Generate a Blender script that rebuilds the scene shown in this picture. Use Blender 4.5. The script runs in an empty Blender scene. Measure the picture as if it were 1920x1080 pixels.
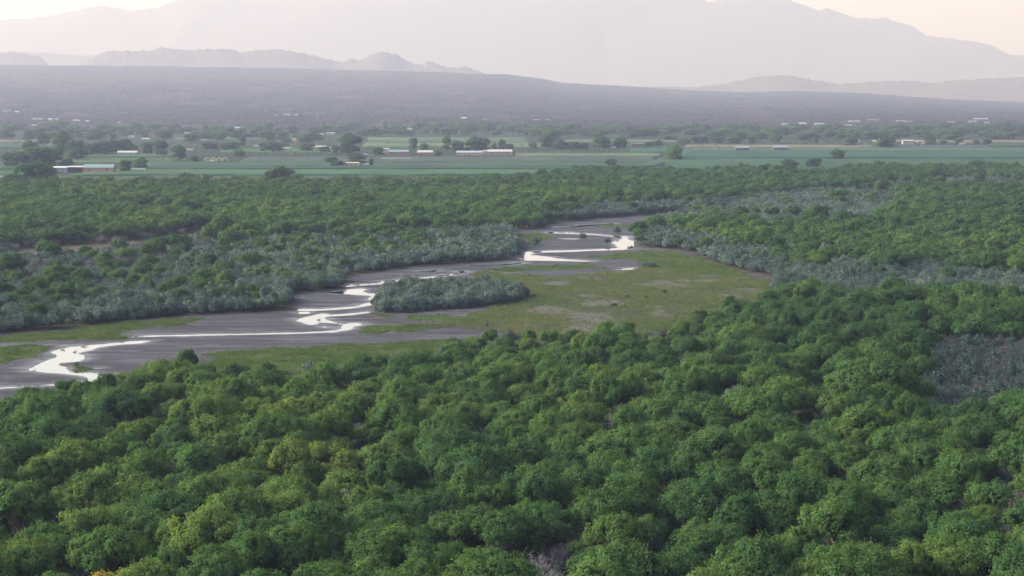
import bpy, math, random
import numpy as np

# ---------------------------------------------------------------- camera, sky, sun, exposure
scene = bpy.context.scene
COL = scene.collection
R = math.radians
EYE = 80.0                      # camera height above the valley floor (a bluff), metres
FPX = 3583.0                    # focal length in pixels of a 1920 px wide picture
PITCH = math.atan(355.0 / FPX)

cam_data = bpy.data.cameras.new('camera')
cam_data.sensor_width = 36.0
cam_data.lens = 36.0 * FPX / 1920.0
cam_data.clip_start = 1.0
cam_data.clip_end = 80000.0
cam = bpy.data.objects.new('camera', cam_data)
cam.location = (0, 0, EYE)
cam.rotation_euler = (math.pi / 2 - PITCH, 0, 0)
COL.objects.link(cam)
scene.camera = cam

SUN_ELEV = R(32.0)
SUN_AZ = R(-90.0)               # from +Y (view direction) towards +X; a broad soft glow from the left
world = bpy.data.worlds.new('World')
scene.world = world
world.use_nodes = True
wn = world.node_tree
bg = wn.nodes['Background']
skyt = wn.nodes.new('ShaderNodeTexSky')
skyt.sky_type = 'NISHITA'
skyt.sun_disc = False
skyt.sun_elevation = SUN_ELEV
skyt.sun_rotation = SUN_AZ
skyt.altitude = 300.0
skyt.air_density = 1.2
skyt.dust_density = 6.5
skyt.ozone_density = 2.0
wn.links.new(skyt.outputs['Color'], bg.inputs['Color'])
bg.inputs['Strength'].default_value = 0.138

sun_data = bpy.data.lights.new('sun', 'SUN')
sun_data.energy = 3.2
sun_data.angle = R(40.0)
sun_data.color = (1.0, 0.97, 0.94)
sun = bpy.data.objects.new('sun', sun_data)
sun.rotation_euler = (math.pi / 2 - SUN_ELEV, 0, math.pi - SUN_AZ)
sun.location = (0, 0, 300)
COL.objects.link(sun)

vs = scene.view_settings
vs.view_transform = 'Standard'
vs.look = 'None'
vs.gamma = 1.0
vs.use_curve_mapping = False
vs.exposure = 1.41
scene.render.engine = 'CYCLES'
cy = scene.cycles
cy.max_bounces = 5
cy.diffuse_bounces = 3
cy.glossy_bounces = 2
cy.transmission_bounces = 3
cy.volume_bounces = 0
cy.transparent_max_bounces = 4
cy.use_denoising = True
cy.use_adaptive_sampling = False

# ---------------------------------------------------------------- helpers
rng = np.random.default_rng(11)
random.seed(5)
CP, SP = math.cos(PITCH), math.sin(PITCH)


def ground_at(px, py, z=0.0):
    """point of the level z that the photograph (1920 x 1080) shows at px, py"""
    dx = (px - 960.0) / FPX
    dy = (540.0 - py) / FPX
    d = (dx, CP + dy * SP, -SP + dy * CP)
    t = (z - EYE) / d[2]
    return (d[0] * t, d[1] * t)


def dist_point(px, py, D):
    """point at ground distance D in the direction of px, py"""
    dx = (px - 960.0) / FPX
    dy = (540.0 - py) / FPX
    d = (dx, CP + dy * SP, -SP + dy * CP)
    t = D / d[1]
    return (d[0] * t, D, EYE + d[2] * t)


def to_px(x, y, z):
    x, y, z = np.asarray(x, float), np.asarray(y, float), np.asarray(z, float) - EYE
    dep = y * CP - z * SP
    up = y * SP + z * CP
    return 960 + FPX * x / dep, 540 - FPX * up / dep


def _hash(ix, iy, seed):
    h = (ix.astype(np.int64) * 374761393 + iy.astype(np.int64) * 668265263 + seed * 1442695041) & 0x7fffffff
    h = ((h ^ (h >> 13)) * 1274126177) & 0x7fffffff
    h = (h ^ (h >> 16)) & 0xffff
    return h / 65535.0


def vnoise(x, y, seed=0):
    ix, iy = np.floor(x), np.floor(y)
    fx, fy = x - ix, y - iy
    fx = fx * fx * (3 - 2 * fx)
    fy = fy * fy * (3 - 2 * fy)
    a = _hash(ix, iy, seed); b = _hash(ix + 1, iy, seed)
    c = _hash(ix, iy + 1, seed); d = _hash(ix + 1, iy + 1, seed)
    return (a + (b - a) * fx) * (1 - fy) + (c + (d - c) * fx) * fy


def fbm(x, y, octaves=4, seed=0):
    s, amp, tot = 0, 1.0, 0
    for o in range(octaves):
        s = s + amp * vnoise(x * 2 ** o + 17.3 * o, y * 2 ** o - 9.1 * o, seed + o)
        tot += amp
        amp *= 0.5
    return s / tot              # 0..1


def smooth(a, b, x):
    t = np.clip((x - a) / (b - a), 0, 1)
    return t * t * (3 - 2 * t)


def poly_ground(pts, z=0.0):
    return np.array([ground_at(p[0], p[1], z) for p in pts])


def inside(poly, x, y):
    r = np.zeros(x.shape, bool)
    n = len(poly)
    j = n - 1
    for i in range(n):
        xi, yi = poly[i]; xj, yj = poly[j]
        if yi != yj:
            c = ((yi > y) != (yj > y)) & (x < (xj - xi) * (y - yi) / (yj - yi) + xi)
            r ^= c
        j = i
    return r


def sdf(poly, x, y):
    """signed distance to a polygon, negative inside"""
    d = np.full(x.shape, 1e18)
    n = len(poly)
    for i in range(n):
        ax, ay = poly[i]; bx, by = poly[(i + 1) % n]
        ex, ey = bx - ax, by - ay
        l2 = ex * ex + ey * ey + 1e-12
        t = np.clip(((x - ax) * ex + (y - ay) * ey) / l2, 0, 1)
        d = np.minimum(d, (x - ax - t * ex) ** 2 + (y - ay - t * ey) ** 2)
    d = np.sqrt(d)
    return np.where(inside(poly, x, y), -d, d)


def mesh_from(name, verts, faces):
    me = bpy.data.meshes.new(name)
    verts = np.asarray(verts, np.float32)
    faces = np.asarray(faces, np.int32)
    k = faces.shape[1]
    me.vertices.add(len(verts))
    me.vertices.foreach_set('co', verts.ravel())
    me.loops.add(faces.size)
    me.loops.foreach_set('vertex_index', faces.ravel())
    me.polygons.add(len(faces))
    me.polygons.foreach_set('loop_start', np.arange(0, faces.size, k, dtype=np.int32))
    me.update(calc_edges=True)
    return me


def link(name, me, mat=None, parent=None):
    o = bpy.data.objects.new(name, me)
    COL.objects.link(o)
    if mat is not None and not me.materials:
        me.materials.append(mat)
    if parent is not None:
        o.parent = parent
    return o


def empty(name, loc, rz=0.0, s=(1, 1, 1)):
    o = bpy.data.objects.new(name, None)
    o.empty_display_size = 0.5
    o.location = loc
    o.rotation_euler = (0, 0, rz)
    o.scale = s
    COL.objects.link(o)
    return o


def tag(o, label=None, cat=None, group=None, kind=None):
    if label: o['label'] = label
    if cat: o['category'] = cat
    if group: o['group'] = group
    if kind: o['kind'] = kind
    return o


def grid_faces(nr, nc):
    i = np.arange(nr - 1)[:, None] * nc + np.arange(nc - 1)[None, :]
    return np.stack([i, i + 1, i + nc + 1, i + nc], -1).reshape(-1, 4)


def set_smooth(me):
    me.polygons.foreach_set('use_smooth', np.ones(len(me.polygons), bool))


def float_attr(me, name, v):
    a = me.attributes.new(name, 'FLOAT', 'POINT')
    a.data.foreach_set('value', np.asarray(v, np.float32).ravel())


def color_attr(me, name, c):
    a = me.attributes.new(name, 'FLOAT_COLOR', 'POINT')
    c = np.asarray(c, np.float32).reshape(-1, 3)
    a.data.foreach_set('color', np.concatenate([c, np.ones((len(c), 1), np.float32)], 1).ravel())


class Nodes:
    def __init__(self, name):
        self.mat = bpy.data.materials.new(name)
        self.mat.use_nodes = True
        self.t = self.mat.node_tree
        self.b = self.t.nodes['Principled BSDF']
        self.out = self.t.nodes['Material Output']

    def n(self, typ, **kw):
        nd = self.t.nodes.new('ShaderNode' + typ)
        for k, v in kw.items():
            if k in nd.inputs.keys():
                nd.inputs[k].default_value = v
            else:
                setattr(nd, k, v)
        return nd

    def l(self, a, b):
        self.t.links.new(a, b)

    def ramp(self, fac, stops):
        r = self.n('ValToRGB')
        e = r.color_ramp.elements
        while len(e) < len(stops):
            e.new(0.5)
        for el, (p, c) in zip(e, stops):
            el.position = p
            el.color = (c[0], c[1], c[2], 1)
        self.l(fac, r.inputs['Fac'])
        return r.outputs['Color']

    def mix(self, fac, a, b, mode='MIX'):
        m = self.n('Mix', data_type='RGBA', blend_type=mode)
        ins = [s for s in m.inputs if s.type == 'RGBA']
        f = m.inputs[0]
        for s, v in ((f, fac), (ins[0], a), (ins[1], b)):
            if isinstance(v, (int, float)):
                s.default_value = v
            elif isinstance(v, tuple):
                s.default_value = (*v, 1)
            else:
                self.l(v, s)
        return [s for s in m.outputs if s.type == 'RGBA'][0]

    def math(self, op, a, b=None, c=None):
        m = self.n('Math', operation=op)
        for s, v in zip(m.inputs, (a, b, c)):
            if v is None: continue
            if isinstance(v, (int, float)): s.default_value = v
            else: self.l(v, s)
        return m.outputs[0]

    def noise(self, scale, detail=3.0, rough=0.5, vec=None):
        nz = self.n('TexNoise', Scale=scale, Detail=detail, Roughness=rough)
        if vec is not None: self.l(vec, nz.inputs['Vector'])
        return nz.outputs['Fac']

    def pos(self, sx=1.0, sy=1.0, sz=1.0):
        g = self.n('NewGeometry')
        m = self.n('Mapping')
        m.inputs['Scale'].default_value = (sx, sy, sz)
        self.l(g.outputs['Position'], m.inputs['Vector'])
        return m.outputs['Vector']

# ---------------------------------------------------------------- the land: outlines traced on the valley floor
OPEN = poly_ground([(-420, 652), (-60, 628), (0, 624), (123, 615), (211, 603), (352, 590), (457, 585), (528, 581), (557, 577), (550, 549),
    (600, 543), (643, 538), (650, 518), (687, 510), (790, 497), (933, 487), (977, 480), (981, 460), (962, 438), (960, 430),
    (1013, 427), (1050, 415), (1133, 408), (1200, 403), (1253, 397), (1317, 392), (1370, 388), (1362, 394), (1290, 404), (1222, 418),
    (1196, 436), (1190, 460), (1233, 465), (1273, 468), (1317, 483), (1367, 500), (1400, 508), (1443, 517), (1450, 540),
    (1440, 562), (1330, 606), (1270, 632), (1060, 652), (900, 668), (800, 688), (660, 710), (560, 722), (400, 722), (330, 706),
    (240, 720), (160, 742), (0, 772), (-60, 785), (-420, 850)])
ISLAND = poly_ground([(703, 579), (712, 586), (735, 583), (765, 584), (800, 580), (840, 577), (900, 573), (945, 568), (980, 560),
    (984, 552), (960, 545), (905, 541), (830, 540), (760, 541), (722, 545), (712, 560)])
WATER = [poly_ground(p) for p in [
    [(-420, 746), (-60, 726), (0, 723.5), (21, 722.5), (62, 718.8), (104, 717.3), (150, 713), (187, 709), (221, 704), (226, 699), (198, 695.5),
     (154, 692), (129, 690), (127, 683), (112, 679), (117, 675.6), (146, 673.5), (160, 668), (160, 663), (146, 657), (175, 651.7),
     (198, 645), (229, 641.7), (265, 639), (287, 634), (250, 634.5), (225, 636.5), (198, 640), (167, 642), (129, 645), (108, 649.6),
     (96, 655), (102, 664), (83, 672.5), (60, 682), (49, 687), (62.5, 692), (87.5, 694), (125, 696.5), (146, 699), (162.5, 703.7),
     (146, 709.6), (98, 714.6), (48, 717.4), (0, 721), (-60, 722.5), (-420, 742)],
    [(554.7, 597), (560, 592.6), (581.7, 587.5), (600.6, 583), (616.7, 584.3), (619.6, 586), (660, 582.4), (702.7, 579), (689.6, 583),
     (645.8, 588.2), (622.5, 589), (608, 592), (613.7, 595.5), (624, 599), (645.8, 603), (660.4, 600.6), (672, 600.6), (682, 603.5),
     (678, 606.5), (664.8, 608), (664.8, 612), (653, 615), (624, 619), (565.6, 621), (500, 622.6), (400, 624.6), (280, 627), (225, 628),
     (225, 625.4), (400, 621.8), (500, 620), (565, 618.1), (631, 614.8), (638, 611), (637, 607), (646, 605), (630, 602.5), (600, 600.5), (596, 603), (581.7, 605.7),
     (565.6, 601.4)],
    [(599, 607.2), (612, 608), (620, 610.4), (608, 610.4)],
    [(552.5, 576.2), (562.7, 575), (602, 575.4), (645.8, 571.6), (667.7, 570), (678, 565.6), (691, 563.4), (702.7, 562.4), (689.6, 557.6),
     (695, 551), (662, 549), (638.5, 547.4), (606, 544.4), (631, 543), (645.8, 539.4), (675, 537), (689.6, 538.6), (682, 543.8), (697, 546.4),
     (716, 547.4), (718, 559.8), (708.5, 567), (695, 568.5), (675, 572.6), (631, 576.9), (587.5, 579), (558, 578.9)],
    [(559, 580.4), (584, 579.8), (583, 584), (560, 584.6)],
    [(645.8, 533.5), (660, 530), (689.6, 528.4), (711, 526), (710, 524), (733, 522), (760, 518.2), (803, 515.2), (827.5, 512.5),
     (860, 508.4), (857.5, 504.7), (872.5, 504.4), (875, 508), (860, 511.3), (837, 514.9), (809, 517.7), (771, 520.6), (752, 523.4), (719, 529), (677.5, 532),
     (647.5, 534.4)],
    [(775, 503.2), (790, 504.9), (814, 503), (822, 502), (818, 506.3), (790, 506.7)],
    [(976.6, 477.5), (985, 469.6), (996, 468.2), (1011, 467.4), (1067.5, 466.2), (1101, 465), (1152, 462.5), (1157.5, 461.6), (1146, 452),
     (1165, 444.7), (1150, 441.4), (1124, 439), (1086, 436.8), (1030, 434.8), (1026, 432.3), (1058, 432.3), (1086, 434.5), (1114, 435.9),
     (1148, 439.4), (1180, 440), (1178, 445.6), (1191, 449.7), (1189, 462.5), (1170.6, 465.3), (1142.5, 466.6), (1105, 467.4), (1067.5, 469.4),
     (1011, 470.8), (1000, 473.7), (996, 474.7), (1030, 478.2), (1049, 481.8), (1112.5, 486.5), (1112, 487.6), (1067.5, 486.6), (985, 485.4)],
    [(880, 494.2), (925, 492.9), (936, 493), (964, 490.2), (983, 487.6), (981, 491), (959, 493.8), (936, 494.8), (880, 495.4)],
    [(1045, 423), (1077, 421.8), (1086, 419.4), (1124, 418), (1152, 415.6), (1154, 418.2), (1124, 420.7), (1079, 424.3)],
    [(1165, 500.6), (1189, 499), (1190, 502), (1165, 503.6)],
    [(1056, 444.2), (1084, 445.1), (1084, 446.4), (1056, 445.5)],
    [(1015, 424), (1038, 423.6), (1038, 424.9), (1015, 425.2)],
    [(168, 684), (187, 684), (187, 685.4), (168, 685.4)],
]]
GRASS = [poly_ground(p) for p in [
    [(-60, 630), (0, 626), (123, 617), (211, 605), (352, 593), (378, 594), (340, 605), (290, 612), (240, 620), (215, 632), (160, 635),
     (90, 637), (0, 641), (-60, 643)],
    [(-60, 648), (0, 646), (80, 644), (98, 650), (94, 660), (60, 668), (0, 676), (-60, 680)],
    [(127, 685), (150, 681), (168, 684), (160, 689), (140, 690)],
    [(400, 664), (470, 652), (540, 647), (640, 645), (720, 640), (800, 636), (850, 646), (900, 668), (800, 688), (660, 710), (560, 722), (400, 722), (360, 690)],
    [(700, 612), (760, 607), (820, 604), (880, 601), (860, 609), (790, 616), (735, 622), (690, 622)],
    [(703, 585), (735, 592), (860, 590), (960, 592), (1060, 588), (1000, 606), (880, 600), (760, 596)],
    [(880, 505), (960, 500), (1060, 493), (1130, 493), (1128, 499), (1060, 503), (960, 506)],
    [(900, 513), (990, 512), (1030, 520), (980, 526), (920, 525)],
    [(1100, 478), (1160, 474), (1190, 468), (1233, 467), (1273, 471), (1317, 485), (1367, 503), (1400, 512), (1390, 520), (1330, 512),
     (1250, 506), (1200, 503), (1215, 494), (1180, 485), (1110, 484)],
    [(962, 438), (1010, 434), (1045, 440), (1050, 447), (1010, 452), (985, 462), (981, 458)],
    [(1130, 421), (1180, 419), (1178, 425), (1130, 426)],
]]
MEADOW = poly_ground([(880, 505), (1000, 512), (1050, 520), (1120, 506), (1210, 503), (1250, 506), (1330, 512), (1390, 518), (1443, 519), (1450, 540),
    (1440, 562), (1330, 606), (1270, 632), (1060, 652), (960, 640), (880, 612), (800, 600), (740, 592), (850, 588), (985, 560), (960, 545), (905, 541), (890, 520)])
CLEAR = poly_ground([(10, 470), (150, 456), (240, 450), (310, 441), (395, 430), (400, 446), (330, 464), (250, 474), (150, 482), (60, 488), (10, 490)])
TRACK = poly_ground([(20, 474), (70, 466), (150, 461), (240, 456), (310, 447), (385, 436), (390, 440), (330, 452), (260, 463), (150, 472), (60, 478), (25, 479)])
BRUSH = poly_ground([(1735, 745), (1750, 690), (1790, 655), (1990, 650), (2010, 790), (1900, 775), (1840, 812), (1775, 805)])   # low bare brush clearing on the right

CREST = np.array([(-900, 112), (-300, 118), (0, 122), (200, 124), (400, 126), (600, 130), (800, 135), (880, 138), (950, 140), (1010, 147), (1050, 155),
    (1100, 158), (1200, 163), (1300, 170), (1400, 173), (1500, 171), (1600, 174), (1700, 181), (1800, 187), (1920, 192), (2300, 196), (2900, 196)], float)
CREST_D = 13000.0


def crest_z(px):
    return EYE + (185.0 - np.interp(px, CREST[:, 0], CREST[:, 1])) / FPX * CREST_D


def base_z(x, y):
    """height of the land without the river bed"""
    x = np.asarray(x, float); y = np.asarray(y, float)
    px = 960 + FPX * x / np.maximum(y, 50.0)
    zc = crest_z(np.clip(px, -900, 2900))
    t = np.clip((y - 4700.0) / (CREST_D - 4700.0), 0, 1)
    rise = t ** 1.45
    z = zc * rise
    gul = fbm(x / 260.0, y / 700.0, 4, 40) - 0.5
    z = z + gul * 26.0 * t * (1 - t * 0.75)
    z = z - np.clip((y - CREST_D) * 0.012, 0, 20)
    z = z + (fbm(x / 60.0, y / 60.0, 3, 3) - 0.5) * 0.5 * smooth(200, 600, y) * (1 - smooth(1400, 2000, y))
    return z


def water_sdf(x, y):
    d = np.full(np.shape(x), 1e9)
    for w in WATER:
        bx0, by0 = w.min(0) - 40; bx1, by1 = w.max(0) + 40
        m = (x > bx0) & (x < bx1) & (y > by0) & (y < by1)
        if m.any():
            d[m] = np.minimum(d[m], sdf(w, x[m], y[m]))
    return d


rows = np.concatenate([np.linspace(-250, 440, 24, endpoint=False), np.arange(440, 560, 2.2), np.arange(560, 920, 1.15),
                       np.arange(920, 1430, 2.7), np.geomspace(1432, 5000, 60), np.linspace(5050, 13600, 190), np.geomspace(13900, 42000, 12)])
cu = np.concatenate([[-3, -2, -1.4], np.linspace(-1, 1, 760), [1.4, 2, 3]])
gy = np.repeat(rows[:, None], len(cu), 1)
half = 0.335 * np.maximum(rows, 250) + 40
gx = cu[None, :] * half[:, None]
gx = gx + 0.0
sh = gx.shape
gz = base_z(gx, gy)
op = np.full(sh, 1e3)
rm = (gy > 430) & (gy < 1480) & (np.abs(cu)[None, :] <= 1.0)
xr, yr = gx[rm], gy[rm]
op_r = sdf(OPEN, xr, yr) + (fbm(xr / 9, yr / 9, 3, 60) - .5) * 7
ws_r = water_sdf(xr, yr) + (fbm(xr / 2.6, yr / 6.0, 3, 61) - .5) * 2.0
gr = np.full(xr.shape, 1e9)
for g in GRASS:
    gr = np.minimum(gr, sdf(g, xr, yr))
gr = gr + (fbm(xr / 7, yr / 14, 4, 62) - .5) * 20
md = sdf(MEADOW, xr, yr) + (fbm(xr / 12, yr / 25, 4, 63) - .5) * 26
isl = sdf(ISLAND, xr, yr)
inbed = smooth(3.0, -3.0, op_r)
bank = 0.75                                          # the bed lies this far under the valley floor
veg = np.maximum(smooth(4, -4, gr), smooth(5, -5, md))
zb = gz[rm] * (1 - inbed) + inbed * (-bank + 0.10 + (fbm(xr / 5, yr / 9, 3, 64) - .5) * 0.16 + 0.22 * veg + 0.3 * smooth(2, -4, isl))
WATER_Z = -bank - 0.10
chan = WATER_Z + np.clip(ws_r + 0.45, -4, 60) * 0.085
zb = np.where(op_r < 6, np.minimum(zb, np.maximum(chan, WATER_Z - 0.35)), zb)
gz[rm] = zb

# colours of the soil and the short growth (true surface colours)
def mixc(a, b, t):
    return a + (b - a) * np.clip(t, 0, 1)[..., None]

n1 = fbm(gx / 14, gy / 14, 4, 70); n2 = fbm(gx / 90, gy / 160, 4, 71)
col = np.empty(sh + (3,)); col[:] = (0.050, 0.046, 0.032)                     # leaf litter under the trees
col = mixc(col, np.array([0.075, 0.067, 0.046]), (n1 - .35) * 2.0)
far = smooth(1500, 2300, gy)
vall = mixc(np.array([0.028, 0.052, 0.036]) + np.zeros(sh + (3,)), np.array([0.055, 0.068, 0.050]), (n2 - .50) * 3.0)
col = mixc(col, vall, far)
baj = mixc(np.array([0.030, 0.029, 0.027]) + np.zeros(sh + (3,)), np.array([0.062, 0.053, 0.046]), (fbm(gx / 300, gy / 500, 4, 72) - .4) * 3)
col = mixc(col, baj, smooth(4900, 5700, gy + (fbm(gx / 200, gy / 200, 3, 73) - .5) * 500))
wet = np.zeros(sh); grassm = np.zeros(sh); meadm = np.zeros(sh)
st = fbm(xr / 22, yr / 3.2, 4, 74)
mud = mixc(np.array([0.066, 0.069, 0.086]) + np.zeros(xr.shape + (3,)), np.array([0.110, 0.114, 0.138]), (st - .38) * 3.2)
mud = mixc(mud, np.array([0.045, 0.040, 0.038]), smooth(5, 0.2, ws_r) * 0.75)
wet_r = np.clip(smooth(6, 0.3, ws_r) * (0.4 + st) + (smooth(.66, .76, fbm(xr / 24, yr / 3.5, 3, 75)) * .45), 0, 1)
gs = smooth(2.5, -2.5, gr)
gcol = mixc(np.array([0.052, 0.092, 0.024]) + np.zeros(xr.shape + (3,)), np.array([0.085, 0.115, 0.036]), (fbm(xr / 6, yr / 8, 4, 76) - .35) * 2.4)
ms = smooth(4, -4, md)
mcol = mixc(np.array([0.050, 0.074, 0.038]) + np.zeros(xr.shape + (3,)), np.array([0.074, 0.086, 0.052]), (fbm(xr / 9, yr / 12, 4, 77) - .35) * 2.6)
pale = smooth(.52, .72, fbm(xr / 17, yr / 26, 4, 78))
mcol = mixc(mcol, np.array([0.150, 0.145, 0.142]), pale * .85)
bedc = mixc(mud, mcol, ms)
bedc = mixc(bedc, gcol, gs)
path = sdf(poly_ground([(700, 594), (760, 602), (860, 610), (950, 616), (1010, 621), (1010, 624), (940, 620), (850, 613), (755, 605), (698, 597)]), xr, yr)
bedc = mixc(bedc, np.array([0.065, 0.055, 0.052]), smooth(2, -1, path) * .8)
col[rm] = mixc(col[rm], bedc, inbed)
tr = sdf(TRACK, xr, yr)
col[rm] = mixc(col[rm], np.array([0.105, 0.093, 0.092]), smooth(3, -3, tr))
br_ = sdf(BRUSH, xr, yr)
col[rm] = mixc(col[rm], np.array([0.022, 0.024, 0.026]), smooth(4, -4, br_))
wet[rm] = wet_r * inbed * (1 - gs) * (1 - ms * .8)
grassm[rm] = gs * inbed
meadm[rm] = ms * inbed

col *= 0.55
ground_me = mesh_from('ground', np.stack([gx, gy, gz], -1).reshape(-1, 3), grid_faces(*sh))
set_smooth(ground_me)
color_attr(ground_me, 'soil', col)
float_attr(ground_me, 'wet', wet)

m = Nodes('valley_soil')
at = m.n('Attribute', attribute_name='soil')
aw = m.n('Attribute', attribute_name='wet')
fine = m.noise(1.1, 5.0, 0.65, m.pos(1, 0.35, 1))
scrub = m.noise(0.09, 5.0, 0.75, m.pos(1, 0.55, 1))
gpos = m.n('NewGeometry')
sep = m.n('SeparateXYZ'); m.l(gpos.outputs['Position'], sep.inputs[0])
far_f = m.n('MapRange'); m.l(sep.outputs['Y'], far_f.inputs[0])
far_f.inputs[1].default_value = 4600; far_f.inputs[2].default_value = 5400
near_t = m.ramp(fine, [(0.25, (0.62, 0.60, 0.60)), (0.75, (1.32, 1.32, 1.30))])
far_t = m.ramp(scrub, [(0.40, (0.40, 0.44, 0.40)), (0.56, (1.12, 1.12, 1.12))])
tone = m.mix(far_f.outputs[0], near_t, far_t)
c = m.mix(1.0, at.outputs['Color'], tone, 'MULTIPLY')
m.l(c, m.b.inputs['Base Color'])
rr = m.math('SUBTRACT', 0.92, m.math('MULTIPLY', aw.outputs['Fac'], 0.62))
m.l(rr, m.b.inputs['Roughness'])
sp = m.math('MULTIPLY_ADD', aw.outputs['Fac'], 0.40, 0.04)
m.l(sp, m.b.inputs['Specular IOR Level'])
bmp = m.n('Bump', Strength=0.5, Distance=0.12)
m.l(fine, bmp.inputs['Height']); m.l(bmp.outputs[0], m.b.inputs['Normal'])
ground = link('ground', ground_me, m.mat)
tag(ground, 'valley floor of silt, grass flats and dry scrub slope', kind='structure')


def ground_z(x, y):
    """height of the finished ground sheet"""
    ri = int(np.clip(np.searchsorted(rows, y) - 1, 0, len(rows) - 2))
    best = 0.0
    fr = (y - rows[ri]) / (rows[ri + 1] - rows[ri])
    zz = []
    for r_ in (ri, ri + 1):
        zz.append(np.interp(x, gx[r_], gz[r_]))
    return float(zz[0] + (zz[1] - zz[0]) * fr)


# water sheet in the channel
wp = poly_ground([(-520, 870), (-520, 560), (500, 470), (900, 405), (1420, 380), (1420, 400), (1300, 520), (1150, 600), (700, 720), (200, 840)])
from mathutils.geometry import tessellate_polygon
from mathutils import Vector
wv = [(p[0], p[1], WATER_Z) for p in wp]
tri = tessellate_polygon([[Vector(v) for v in wv]])
m = Nodes('river_water')
m.b.inputs['Base Color'].default_value = (0.028, 0.032, 0.028, 1)
m.b.inputs['Roughness'].default_value = 0.02
m.b.inputs['IOR'].default_value = 1.5
m.b.inputs['Specular IOR Level'].default_value = 1.0
m.b.inputs['Coat Weight'].default_value = 1.0
m.b.inputs['Coat IOR'].default_value = 1.5
m.b.inputs['Coat Roughness'].default_value = 0.02
nz = m.noise(0.55, 3.0, 0.55, m.pos(1, 0.4, 1))
bmp = m.n('Bump', Strength=0.05, Distance=0.02)
m.l(nz, bmp.inputs['Height']); m.l(bmp.outputs[0], m.b.inputs['Normal'])
river = link('river_water', mesh_from('river_water', wv, np.array(tri)), m.mat)
tag(river, 'shallow braided river reflecting the pale evening sky', kind='structure')

# ---------------------------------------------------------------- hills and mountains
def ridge_mat(name, a, b, scale):
    m = Nodes(name)
    n_ = m.noise(scale, 6.0, 0.7, m.pos(1, 1, 0.6))
    m.l(m.ramp(n_, [(0.34, a), (0.62, b)]), m.b.inputs['Base Color'])
    m.b.inputs['Roughness'].default_value = 0.95
    m.b.inputs['Specular IOR Level'].default_value = 0.1
    return m.mat


def make_range(name, pts, D, depth, zbase, rough, seed, mat, label, step=3.0, gully=0.45):
    pts = np.array(pts, float)
    px = np.arange(pts[0, 0], pts[-1, 0] + 0.1, step)
    ysk = np.interp(px, pts[:, 0], pts[:, 1])
    yfine = (fbm(px / 7.0, px * 0 + seed, 5, seed) - .5) * rough / FPX * D
    dirx = (px - 960.0) / FPX
    X = dirx * D
    zpk = EYE + (185.0 - ysk) / FPX * D
    v = np.concatenate([np.linspace(-1, -0.12, 26), np.linspace(-0.09, 0.09, 7), np.linspace(0.15, 1, 10)])
    xx = np.repeat(X[None, :], len(v), 0)
    vv = np.repeat(v[:, None], len(X), 1)
    away = np.clip(np.abs(vv) * 4.0, 0, 1)
    wx = (fbm(xx / (depth * .45), vv * 2.6 + seed, 3, seed + 3) - .5) * depth * 1.1 * away       # spurs wander sideways down the slope
    yy = D + vv * depth
    kw = max(3, int(len(px) * .03)); ker = np.hanning(kw + 2)[1:-1]; ker /= ker.sum()
    zsm = np.convolve(np.pad(zpk, kw, mode='edge'), ker, 'same')[kw:-kw]
    tb = np.clip(np.abs(vv) * 5.0, 0, 1)
    zz0 = np.interp(xx, X, zpk) * (1 - tb) + np.interp(xx + wx, X, zsm) * tb
    prof = np.where(vv < 0, (1 + vv) ** 1.45, (1 - vv) ** 1.2)
    h = (zz0 - zbase) * prof
    lump = fbm((xx + wx * .5) / (depth * .28), yy / (depth * .28), 5, seed + 7) - .5
    h = h + lump * gully * (zpk.max() - zbase) * away * (1 - np.abs(vv)) ** .7 * np.abs(vv) ** .5
    h = h - yfine[None, :] * (1 - np.abs(vv)) ** 9
    xx = xx * (yy / D)
    zz = zbase + np.clip(h, -5, None)
    me = mesh_from(name, np.stack([xx, yy, zz], -1).reshape(-1, 3), grid_faces(*xx.shape))
    set_smooth(me)
    o = link(name, me, mat)
    tag(o, label, kind='structure')
    return o


rockm = ridge_mat('mountain_rock', (0.035, 0.033, 0.033), (0.048, 0.044, 0.042), 0.004)
hillm = ridge_mat('hill_rock', (0.045, 0.04, 0.038), (0.085, 0.072, 0.064), 0.015)
make_range('mountain', [(-700, 130), (-300, 80), (-120, 55), (0, 42), (35, 37), (65, 37), (100, 31), (150, 22), (195, 12), (215, 15), (255, 23), (285, 17),
    (300, 17), (345, 0), (380, -15), (440, -8), (465, 2), (475, 3), (490, -5), (600, -40), (750, -60), (900, -72), (1050, -75), (1150, -60), (1250, -35),
    (1300, -8), (1325, 6), (1335, 5), (1350, -8), (1400, -16), (1470, 0), (1480, 5), (1500, 12), (1530, 22), (1545, 18), (1565, 25), (1600, 36), (1630, 36),
    (1655, 36), (1680, 45), (1700, 48), (1730, 68), (1780, 74), (1800, 79), (1830, 95), (1870, 103), (1920, 105), (2200, 125), (2700, 150)],
    28000.0, 4600.0, 60.0, 4.0, 5, rockm, 'high hazy mountain massif with jagged right shoulder closing the valley', gully=0.07)
make_range('low_hill', [(-400, 118), (-200, 108), (0, 101), (50, 98), (100, 100), (140, 104), (176, 105), (260, 112), (420, 125)], 21000.0, 1200.0, 60.0, 1.5, 21, rockm,
    'faint low hill behind the rocky knob in the gap at far left')
make_range('rocky_knob', [(-160, 118), (-60, 108), (0, 100), (20, 98), (35, 97), (60, 103), (66, 106), (76, 104), (85, 110), (96, 122), (110, 132)], 16300.0, 600.0, 40.0, 5.0, 31, hillm,
    'small rocky knob above the mesa slope at far left', 1.5)
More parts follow.
